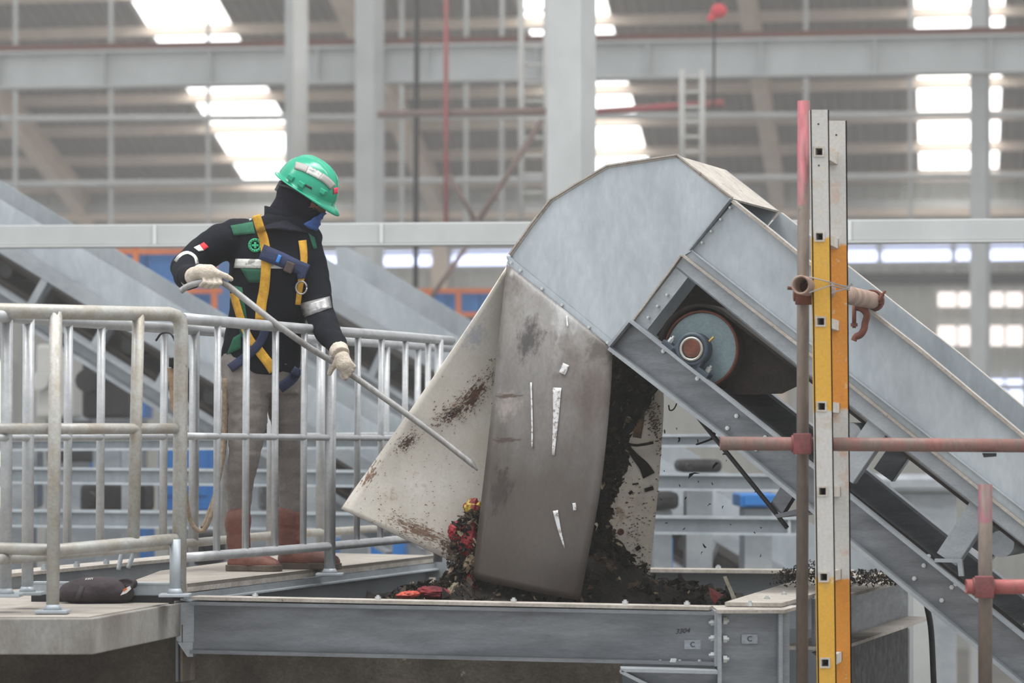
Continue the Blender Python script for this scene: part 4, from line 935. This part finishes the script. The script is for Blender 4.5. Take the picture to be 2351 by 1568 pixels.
drape_part('red_sticker', quad_px((766, 432), (776, 430), (776, 444), (766, 446), 3, 3), ht, mat('sticker_red', (214, 52, 84), fine=0), hl, .004, .001)
drape_part('slot', quad_px((699, 421), (716, 430), (716, 436), (699, 427), 3, 2), ht, DARK, hl, .004, .001)
for (x, y) in ((668, 408), (742, 440), (693, 424)):
    q = drape(x, y, ht, .0); 
    if q: MB().box(q[0], .03, .022, .022, Matrix((fh, sh2, uh)).transposed()).build('lug', HEL, hl, bevel=.004)
MB().box(P(642, 427, -.04), .014, .03, .046, Matrix((fh, sh2, uh)).transposed()).build('goggle_buckle', mat('dark_plastic', (74, 76, 80), rough=.5), pn, bevel=.003)
MB().tube(curve([P(642, 425, -.07), P(665, 430, -.12), P(700, 446, -.13), P(730, 470, -.11)], 5), .007, 8).build('goggle_strap', DARK, pn, True)
# boots and gloves
for nm, hx, tx, y, d in (('boot', 524, 646, 1315, -.08), ('boot', 640, 783, 1306, .10)):
    b = MB(); footp(b, hx, tx, y, d)
    chain(b, [P(hx+22, y-122, d), P(hx+22, y-105, d)], [.056, .054])
    bo = blob(b, nm, BOOT, pn, .007, 3, .003, 20, clamp=zd+.022)
    s = MB(); pts = []
    xs_ = [hx-4, hx+10, hx+45, lerp(hx, tx, .6), tx-22, tx]
    up_ = [hx, tx]
    cl = [P(hx-3, y, d), P(tx+1, y, d-.05)]; ax = (cl[1]-cl[0]); ax.z = 0; L = ax.length; ax.normalize(); sd = V((-ax.y, ax.x, 0))
    ws = [(0, .022), (.06, .036), (.25, .040), (.45, .036), (.7, .046), (.9, .040), (.985, .022), (1, .005)]
    c0_ = V((cl[0].x, cl[0].y, zd))
    poly = [c0_+ax*L*t+sd*w_ for t, w_ in ws]+[c0_+ax*L*t-sd*w_ for t, w_ in reversed(ws)]
    s.prism(poly, UP*.026); s.build('sole', SOLE, bo, bevel=.004)
b = MB(); hand1(b); gl = blob(b, 'glove', GLV, pn, .003, 1, .0008, 60)
b = MB(); b.tube([P(436, 640, -.33), P(449, 631, -.46)], [.040, .034], 18); blob(b, 'glove_cuff', GLV, gl, .005, 2, .001, 90)
b = MB(); hand2(b); gl = blob(b, 'glove', GLV, pn, .003, 1, .0008, 60)
b = MB(); b.tube([P(777, 802, -.34), P(783, 815, -.372)], [.040, .036], 18); blob(b, 'glove_cuff', GLV, gl, .005, 2, .001, 90)
# jacket trim draped on the cloth
jt = bvh(jk)
dp = lambda nm, rows_, m, off=.004, lab=None: drape_part(nm, rows_, jt, m, jk, off, .002, lab)
dp('green_panel', quad_px((529, 518), (580, 509), (586, 536), (537, 541)), GRN); dp('green_panel', quad_px((708, 535), (722, 545), (728, 570), (720, 572)), GRN)
dp('green_panel', quad_px((533, 655), (556, 660), (578, 800), (552, 770), 4, 8), GRN); dp('green_panel', quad_px((536, 775), (553, 765), (553, 800), (520, 815), 4, 4), GRN)
dp('pocket_flap', quad_px((552, 616), (622, 618), (618, 650), (570, 648)), GRN)
dp('reflective_band', quad_px((541, 594), (652, 596), (654, 617), (537, 615), 14, 3), REFL, .005)
dp('reflective_band', quad_px((688, 697), (757, 680), (762, 706), (697, 729), 10, 4), mat('reflective_dull', (150, 150, 150), (92, 92, 94), 16, lo=.45, hi=.6, rough=.3, metal=.4, stretch=(.4, 1, 2)), .004)
dp('reflective_band', ribbon_px([(402, 600), (415, 585), (432, 580), (448, 590), (453, 606)], 7, 4), REFL, .004)
FLR = mat('flag_red', (216, 36, 48), fine=0, rough=.7); FLW = mat('flag_white', (230, 228, 224), fine=0, rough=.7)
dp('flag_patch', quad_px((468, 556), (479, 567), (468, 575), (458, 562), 3, 3), FLR); dp('flag_patch', quad_px((458, 562), (468, 575), (456, 577), (445, 568), 3, 3), FLW)
BG_ = mat('badge_green', (44, 168, 116), fine=0, rough=.7)
ring = [[(586+r*math.cos(2*math.pi*j/24), 563+r*math.sin(2*math.pi*j/24)) for j in range(25)] for r in (10, 13, 16)]
dp('badge_ring', ring, BG_, .006); dp('badge_cross', quad_px((578, 561), (594, 561), (594, 566), (578, 566), 4, 2), BG_, .006); dp('badge_cross', quad_px((583.5, 556), (588.5, 556), (588.5, 571), (583.5, 571), 2, 4), BG_, .0065)
LTR = mat('badge_letter', (20, 84, 62), fine=0)
for j in range(14):
    q = 2*math.pi*(j+.3)/14; x, y = 586+13*math.cos(q), 563+13*math.sin(q)
    dp('badge_letter', quad_px((x-1.2, y-1.6), (x+1.2, y-1.6), (x+1.2, y+1.6), (x-1.2, y+1.6), 1, 1), LTR, .008)
MB().ball((drape(575, 505, jt, .002) or drape(585, 520, jt, .002))[0], .006, .003, .006, n=10, m=6).build('snap_button', BOLTM, jk)
# harness
hn = thing('safety_harness', org(pn)); hn.parent = pn; hn.location = (0, 0, 0)
dh = lambda nm, path, wd, m, off=.010, tree=None: drape_part(nm, ribbon_px(path, wd), tree or jt, m, hn, off, .004)
dh('strap', [(588, 494), (596, 520), (607, 556), (611, 600), (607, 660), (600, 700), (598, 735)], [20, 24], YST)
dh('strap', [(694, 552), (697, 580), (697, 606), (690, 650), (684, 700)], [18, 12], YST)
dh('strap', [(536, 672), (545, 705), (556, 740), (572, 775), (590, 800)], 17, YST)
jtt = bvh(jk, ts_)
dh('strap', [(588, 796), (602, 815), (618, 836), (628, 852)], 22, YST, .012, jtt)
dh('leg_strap', [(607, 735), (606, 765), (590, 795), (560, 822), (528, 846)], 20, BST, .014, jtt)
dh('leg_strap', [(686, 846), (672, 868), (656, 882), (642, 892)], 22, BST, .012, jtt)
dh('chest_strap', [(600, 578), (625, 588), (650, 598), (676, 610), (706, 622)], [36, 30], BST, .020)
dh('keeper', [(643, 586), (636, 603)], 8, BLUE, .028)
bp_ = drape(664, 614, jt, .03); MB().box(bp_[0], .035, .014, .045, Matrix.Rotation(.4, 3, 'Y')).build('buckle', mat('buckle_brown', (66, 52, 48), rough=.6), hn, bevel=.005)
q = drape(692, 655, jt, .02)[0]; MB().tube([q+V((.022*math.cos(a_), -.004, .026*math.sin(a_)-.01)) for a_ in [2*math.pi*i/16 for i in range(17)]], .0035, 8).build('ring', mat('ring_grey', (150, 146, 150), rough=.35, metal=.6), hn, True)
dh('lanyard_tab', [(690, 622), (692, 640)], 18, BST, .02)
# the rod in his hands
dd = lambda x: interp([415, 475, 640, 712, 785, 1000, 1097], [10.88, 10.845, 10.84, 10.92, 11.02, 10.99, 10.95], x)
rod = [(415, 668), (430, 658), (450, 651), (472, 645), (495, 643), (516, 651), (560, 685), (640, 748), (712, 799), (775, 838), (900, 926), (1000, 999), (1050, 1038), (1080, 1062), (1096, 1080)]
single('steel_rod', MB().tube(curve([W(x, y, dd(x)) for x, y in rod], 4), [.0125]*53+[.011, .008, .005, .003], 12), mat('rod_steel', (158, 158, 158), (124, 120, 116), 9, rough=.5, metal=.3, fine=.15, stretch=(1, 1, .3)), 'long bent steel rod held in both gloved hands, tip against the white flap', 'rod')
# the bag on the slab
bgm = mat('bag_nylon', (58, 48, 52), (46, 39, 43), 12, rough=.8, bump=.3, fine=.12)
bc_ = W(222, 1372, 10.2); bc_.z = zs+.004
ba = thing('waist_bag', bc_, 'dark purple-black waist bag lying on the slab behind the rail post', 'bag')
b = MB(); b.ball(bc_+UP*.045, .138, .075, .052, n=28, m=16); b.ball(bc_+V((-.03, 0, .035)), .11, .08, .045, n=24, m=14); b.ball(bc_+V((.06, 0, .035)), .08, .07, .042, n=20, m=12)
body = blob(b, 'pouch', bgm, ba, .007, 4, .003, 20, clamp=bc_.z)
bt = bvh(body)
drape_part('zip', ribbon_px([(140, 1344), (175, 1350), (205, 1349), (240, 1343), (268, 1338)], 3, 5), bt, DARK, ba, .003, .002)
drape_part('webbing', ribbon_px([(188, 1346), (184, 1358), (177, 1376)], 11, 4), bt, mat('web_dark', (62, 58, 60), fine=.1, rough=.8), ba, .004, .002)
q = drape(205, 1329, bt, .003)
if q: text_mb('AWY', .013, q[0]-V((0, .004, 0)), (1, 0, .05), (-.1, .6, .8), 'lettering', FLW, ba, .0004)
b = MB()
for i in range(5): b.tube(curve([W(268+i*5, 1336+i*3, 10.2-i*.01), W(290+i*3, 1330+3*i, 10.17), W(305, 1338+i, 10.17), W(300-i*4, 1352+i, 10.16)], 4), .006, 7)
b.ball(W(306, 1340, 10.18), .016, .014, .018, n=10, m=7); b.build('strap_tangle', bgm, ba, True)
MB().prism([W(276, 1367, 10.12), W(286, 1352, 10.12), W(298, 1345, 10.12), W(301, 1352, 10.12), W(290, 1362, 10.12)], V((0, .003, 0))).build('white_tag', FLW, ba)
MB().prism([W(282, 1354, 10.118), W(290, 1349, 10.118), W(292, 1353, 10.118), W(284, 1359, 10.118)], V((0, .002, 0))).build('orange_label', ORANGE, ba)

# ---------------------------------------------------------------- waste: heap, clumps, bags and falling scraps
WD1 = mat('waste_dark', (44, 40, 36), (28, 26, 25), 14, rough=.9, spec=.2, bump=.8, bscale=40, fine=.3, speck=[((96, 78, 58), 22, .64, .05), ((66, 66, 48), 15, .64, .06)])
WD2 = mat('waste_brown', (82, 66, 50), (54, 44, 36), 20, rough=.9, bump=.5, fine=.3)
WD3 = mat('waste_pale', (176, 160, 134), (140, 122, 98), 20, rough=.9, fine=.2)
RED = mat('bag_red', (172, 40, 48), (110, 28, 36), 14, rough=.45, bump=.8, bscale=40, fine=.25, speck=((60, 40, 36), 18, .62, .06))
rr = random.Random(11)
def shard(mb, p, s, r=rr, flat=.25):
    a = V((r.uniform(-1, 1), r.uniform(-1, 1), r.uniform(-1, 1))).normalized(); b = a.orthogonal().normalized(); b.rotate(Matrix.Rotation(r.uniform(0, 6.28), 3, a)); c = a.cross(b)
    l, w_ = s*r.uniform(.6, 1.5), s*r.uniform(.25, .7); bend = c*s*r.uniform(-.4, .4)
    pts = [p-a*l*.5, p-a*l*.2+b*w_*r.uniform(.3, .6)+bend*.6, p+a*l*.25+b*w_*r.uniform(.2, .5)+bend, p+a*l*.5, p+a*l*.2-b*w_*r.uniform(.2, .5)+bend, p-a*l*.25-b*w_*r.uniform(.3, .6)+bend*.6]
    mb.prism(pts, c*s*.04)
HX = [900, 940, 1000, 1040, 1062, 1085, 1120, 1340, 1375, 1410, 1440, 1480, 1520, 1560, 1600, 1650, 1700]
HYs = [1385, 1374, 1362, 1335, 1305, 1285, 1282, 1270, 1262, 1278, 1298, 1328, 1350, 1362, 1372, 1380, 1386]
HYC = 11.3
def heapz(x, y):
    px = CX+x/y*F; sil = interp(HX, HYs, CX+x/HYC*F); z = ZC-(sil-HY)*HYC/F
    base = ZC-.72; k = abs(y-HYC)/(1.25 if y > HYC else (.55 if px > 1080 else .85))
    n_ = .035*noise.noise(V((x*7, y*7, 0)))+.02*noise.noise(V((x*19, y*19, 3)))
    return base+(z-base)*max(0, 1-k**1.5)+n_
b = MB(); rows = []
for i in range(44):
    y = lerp(10.42, 12.5, i/43); rows.append([V((x, y, heapz(x, y))) for x in [lerp(-.62, .98, j/110) for j in range(111)]])
hp_ = thing('waste_heap', V((.2, HYC, ZC-.75)), 'dark heap of wet organic waste in the hopper below the flaps', 'waste', kind='stuff')
b.grid(rows).build('heap_body', WD1, hp_, True, solid=.02)
for m, nn, smin, smax, nm in ((WD1, 1500, .025, .08, 'dark_scraps'), (WD2, 700, .02, .06, 'brown_scraps'), (WD3, 130, .015, .04, 'pale_scraps')):
    b = MB()
    for _ in range(nn):
        x, y = rr.uniform(-.5, .9), rr.uniform(10.5, 12.2); shard(b, V((x, y, heapz(x, y)+rr.uniform(-.01, .03))), rr.uniform(smin, smax))
    tag(b.build(nm, m, hp_), kind='stuff')
# waste sliding down between the flaps
cl = thing('waste_clump', W(1400, 1260, 11.2), 'black wet waste sliding down between the brown and the white flap', 'waste', kind='stuff')
CY = [815, 860, 900, 940, 980, 1020, 1060, 1100, 1150, 1200, 1240, 1270, 1300]
CL_ = [1380]*13; CR = [1500, 1512, 1506, 1478, 1450, 1436, 1440, 1424, 1402, 1392, 1406, 1440, 1452]
b = MB(); rows = []
for i in range(60):
    y = lerp(815, 1300, i/59); l, r = 1330, interp(CY, CR, y)+9*noise.noise(V((y*.06, 1, 0)))+6*noise.noise(V((y*.2, 5, 0)))
    if y < 900: l = 1395
    rows.append([W(lerp(l, r, j/20), y, 11.30-.10*math.sin(math.pi*min(1, j/20*1.0))+.05*noise.noise(V((j*.35, y*.03, 2)))) for j in range(21)])
n_ = 21; vs = [p for r in rows for p in r]
b.add(vs, [(i*n_+j, i*n_+j+1, (i+1)*n_+j+1, (i+1)*n_+j) for i in range(59) for j in range(20) if not (j > 7 and i > 14 and noise.noise(V((j*.33, i*.16, 7))) > .22)])
b.build('clump_body', WD1, cl, True, solid=.025)
for m, nn, nm in ((WD1, 620, 'dark_scraps'), (WD2, 160, 'brown_scraps'), (WD3, 16, 'pale_scraps')):
    b = MB()
    for _ in range(nn):
        y = rr.uniform(825, 1300); r = interp(CY, CR, y); x = lerp(1385 if y > 900 else 1415, r+6, rr.random()**1.7); shard(b, W(x, y, 11.2+rr.uniform(-.05, .08)), rr.uniform(.012, .05))
    tag(b.build(nm, m, cl), kind='stuff')
rt = bvh(fr_)
for path, wd in (([(1425, 1013), (1455, 1022), (1480, 1020), (1500, 1016)], 6), ([(1440, 1025), (1460, 1050), (1478, 1070), (1490, 1092)], [10, 30]), ([(1388, 1245), (1420, 1250), (1440, 1275)], [30, 8]), ([(1500, 1120), (1480, 1126)], 9), ([(1452, 1128), (1444, 1134)], 7), ([(1470, 1255), (1460, 1262)], 9), ([(1395, 1240), (1398, 1228)], 10), ([(1452, 1112), (1466, 1110)], 4)):
    drape_part('stuck_waste', ribbon_px(path, wd, 5), rt, WD1, fr_, .012, .008)
drape_part('stuck_bark', ribbon_px([(1466, 920), (1468, 960), (1462, 1005)], [26, 20], 6), rt, mat('bark_tan', (132, 104, 76), (96, 72, 52), 20, rough=.9, bump=.5), fr_, .03, .01)
drape_part('rust_spot', [[(1425+r*math.cos(2*math.pi*j/14), 1221+r*math.sin(2*math.pi*j/14)) for j in range(15)] for r in (.5, 4, 8)], rt, RUST, fr_, .007, .001)
# specks of dirt on the left flap, thin geometry stuck to the sheet
lt = bvh(fl_); b = MB(); SPK = mat('dirt_speck', (72, 54, 44), (112, 82, 62), 30, rough=.9, fine=.2)
def specks(cx, cy, sx, sy, ang, n, smax):
    ca, sa = math.cos(ang), math.sin(ang)
    for _ in range(n):
        u, v = rr.gauss(0, 1)*sx, rr.gauss(0, 1)*sy; x, y = cx+u*ca-v*sa, cy+u*sa+v*ca
        d = ray(x, y).normalized(); h = lt.ray_cast(EYE, d)
        if h[0] is None: continue
        s_ = rr.uniform(1, smax)*11.2/F; p = h[0]-d*.006; q = rr.uniform(-.5, .22)+ang; ax = V((math.cos(q), 0, -math.sin(q))); bx = V((math.sin(q), 0, math.cos(q)))
        b.prism([p-ax*s_, p+bx*s_*.5, p+ax*s_*rr.uniform(.8, 1.8), p-bx*s_*rr.uniform(.3, .7)], -d*.002)
specks(1090, 905, 46, 16, -.85, 260, 2.4); specks(1030, 950, 26, 11, -.5, 160, 2.8); specks(935, 1015, 24, 14, -.6, 100, 2); specks(960, 1215, 60, 16, .42, 160, 2.2); specks(950, 1120, 90, 60, .3, 80, 1.8)
tag(b.build('dirt_specks', SPK, fl_), kind='stuff')
lt = rt; b = MB(); specks(1500, 960, 10, 50, -.3, 300, 3.5); specks(1450, 1190, 35, 70, 0, 200, 3.2); specks(1470, 1310, 16, 20, 0, 160, 3.5)
tag(b.build('dirt_specks', SPK, fr_), kind='stuff')
# bags and rags in the pile on the left
def crumple(name, px, py, Y, rx, ry, rz, m, label, cat, rot=0., amp=.16, fr=2.2):
    b = MB().ball(W(px, py, Y), rx, ry, rz, Matrix.Rotation(rot, 3, 'Y'), 44, 30); o = b.build(name, m, None, True); c = W(px, py, Y); sd = V((px, py, 0))
    for v in o.data.vertices:
        d = v.co-c; u = d.normalized(); v.co = c+d*(1+amp*((1-3*abs(noise.noise(u*fr+sd)))+.5*(1-3*abs(noise.noise(u*fr*2.3+sd)))+.25*(1-3*abs(noise.noise(u*fr*5+sd))))-.1)
    return tag(o, label, cat)
tw = thing('waste_clump', W(1065, 1320, 11.15), 'ragged pile of leaves and fibres left of the brown flap', 'waste', kind='stuff')
TX = [1168, 1190, 1215, 1250, 1280, 1310, 1345, 1378]; TL = [1076, 1050, 1040, 1030, 1022, 1022, 990, 960]
for m, nn, nm, s0, s1 in ((WD1, 620, 'dark_scraps', .01, .034), (WD2, 320, 'brown_scraps', .01, .036), (WD3, 70, 'pale_scraps', .012, .04)):
    b = MB()
    for _ in range(nn):
        y = rr.uniform(1172, 1378); l = interp(TX, TL, y); x = l+(1105-l)*rr.random()**.8; shard(b, W(x, y, 11.0+rr.uniform(-.06, .05)), rr.uniform(s0, s1))
    tag(b.build(nm, m, tw), kind='stuff')
crumple('plastic_bag', 1074, 1238, 10.98, .036, .03, .066, RED, 'larger crumpled red plastic bag against the brown flap edge', 'bag', .2)
crumple('plastic_bag', 1048, 1222, 11.0, .032, .028, .042, RED, 'smaller crumpled red plastic bag left of the larger one', 'bag')
crumple('food_wrapper', 1086, 1166, 11.0, .034, .02, .034, mat('wrapper', (184, 158, 52), (128, 38, 36), 40, lo=.46, hi=.5, rough=.35, fine=.1), 'yellow and red crumpled wrapper on top of the left pile', 'wrapper', .5, .22)
crumple('red_rag', 1078, 1345, 10.98, .028, .03, .06, RED, 'red rag hanging at the foot of the brown flap', 'rag', .5, .22)
crumple('red_rag', 1000, 1362, 10.95, .07, .05, .024, mat('rag_dark', (136, 34, 42), (92, 26, 34), 12, rough=.8, bump=.5), 'dark red rag lying along the front beam left of the pile', 'rag', .1, .22)
crumple('orange_scrap', 936, 1366, 10.8, .042, .03, .014, mat('scrap_orange', (206, 88, 60), (176, 70, 52), 9, rough=.6), 'bright orange scrap lying at the left end of the waste', 'scrap', -.1, .22)
crumple('pale_rag', 1080, 1290, 10.97, .022, .02, .04, WD3, 'pale twisted rag under the red bags', 'rag', .5, .22)
crumple('pale_rag', 1036, 1365, 10.95, .022, .03, .045, mat('rag_grey', (150, 142, 120), (110, 100, 84), 14, rough=.9), 'grey fibrous rag between the two red rags', 'rag', .5, .22)
tag(MB().prism([W(1627, 1347, 11), W(1640, 1356, 11.02), W(1662, 1366, 11.04), W(1650, 1374, 11.0), W(1642, 1386, 10.98), W(1632, 1374, 10.98)], V((0, .004, 0))).build('red_scrap', mat('scrap_red', (150, 62, 60), (116, 44, 46), 40, fine=.2, rough=.6), solid=0), 'small torn red plastic scrap at the right of the waste', 'scrap')
fk = MB(); fk.prism([W(1660, 1324, 10.9), W(1668, 1323, 10.9), W(1697, 1388, 10.9), W(1684, 1388, 10.9), W(1676, 1362, 10.9)], V((0, .012, 0)))
tag(fk.build('wood_splinter', mat('wood_pale', (190, 184, 170), (150, 140, 120), 14, rough=.8)), 'pale pointed wood splinter standing up at the right end of the pit', 'splinter')
MB().tube([W(1516, 1372, 11.0), W(1516, 1332, 11.0)], .003, 6).build('twig', DARK, hp_)
# litter on the right beam
lit = thing('beam_litter', W(1850, 1345, 11.5), 'dry dark litter piled on the beam behind the ladder', 'litter', kind='stuff')
b = MB()
for _ in range(900):
    x = rr.uniform(1790, 2060); Y = rr.uniform(11.1, 12.2); hgt = .05*max(0, 1-abs(x-1868)/85)+.012
    shard(b, V((W(x, 1, Y).x, Y, zc+.014+rr.random()*hgt)), rr.uniform(.008, .022))
b.build('dark_scraps', WD1, lit)
b = MB()
for _ in range(300):
    x = rr.uniform(1770, 2060); Y = rr.uniform(10.9, 12.2); shard(b, V((W(x, 1, Y).x, Y, zc+.02)), rr.uniform(.006, .018))
b.build('brown_scraps', WD2, lit)
# scraps in the air
FALL = [(1593, 1093, 13), (1556, 1010, 9), (1602, 1012, 5), (1643, 1070, 10), (1555, 984, 4), (1668, 1056, 4), (1560, 1115, 4), (1636, 1110, 4), (1602, 1105, 4), (1736, 1130, 4), (1574, 1145, 6), (1660, 1165, 4), (1629, 1160, 5), (1734, 1223, 5), (1747, 1210, 5), (1618, 1252, 7), (1525, 990, 6), (1525, 1080, 4), (1530, 1201, 4), (1502, 1187, 4), (1612, 1270, 4), (1571, 1215, 4), (1663, 1045, 7), (1510, 1070, 3), (1518, 1145, 4), (1745, 1275, 4), (1678, 1203, 4)]
tmpl = MB(); shard(tmpl, V((0, 0, 0)), 1.0, random.Random(3)); fo = tmpl.build('waste_scrap', WD1)
for i, (x, y, s_) in enumerate(FALL):
    o = fo if i == 0 else fo.copy()
    if i: C.objects.link(o)
    o.location = W(x, y, 11.2+.1*math.sin(i)); o.scale = (s_*1.9*11.2/F,)*3; o.rotation_euler = (i*1.3, i*.7, i*2.1)
    tag(o, 'tiny dark scrap falling through the air right of the flaps', 'scrap', 'scraps falling from the belt')
single('leaf_strip', MB().tube(curve([W(1597, 1021, 11), W(1618, 1014, 11), W(1636, 1005, 11), W(1642, 985, 11), W(1634, 975, 11)], 6), [.001]+[.004]*10+[.006]*6+[.003]*8, 7), WD1, 'curled dark leaf strip caught on the thin rod under the conveyor', 'leaf')
single('twig', MB().tube(curve([W(1535, 930, 11), W(1538, 942, 11), W(1548, 938, 11), W(1556, 920, 11)], 5), .003, 6), WD1, 'curly dark twig hanging at the lower edge of the conveyor channel', 'twig')

# ---------------------------------------------------------------- dust haze filling the hall
hm = bpy.data.materials.new('dust_haze'); hm.use_nodes = True; nt = hm.node_tree; nt.nodes.clear()
vo = nt.nodes.new('ShaderNodeVolumeScatter'); vo.inputs['Color'].default_value = (1, .985, .96, 1); vo.inputs['Density'].default_value = .0022; vo.inputs['Anisotropy'].default_value = .2
ou = nt.nodes.new('ShaderNodeOutputMaterial'); nt.links.new(vo.outputs[0], ou.inputs['Volume'])
hz = MB().box(V((0, 6.25, 9)), 60, 11.5, 18).build('dust_haze', hm)
tag(hz, 'thin pale dust haze hanging around the worker and the near machine', 'haze', kind='stuff')
hm2 = hm.copy(); hm2.node_tree.nodes['Volume Scatter'].inputs['Density'].default_value = .0085
hz = MB().box(V((0, 33.0, 9)), 60, 41.9, 18).build('dust_haze', hm2)
tag(hz, 'thicker pale dust haze filling the rear of the hall', 'haze', kind='stuff')
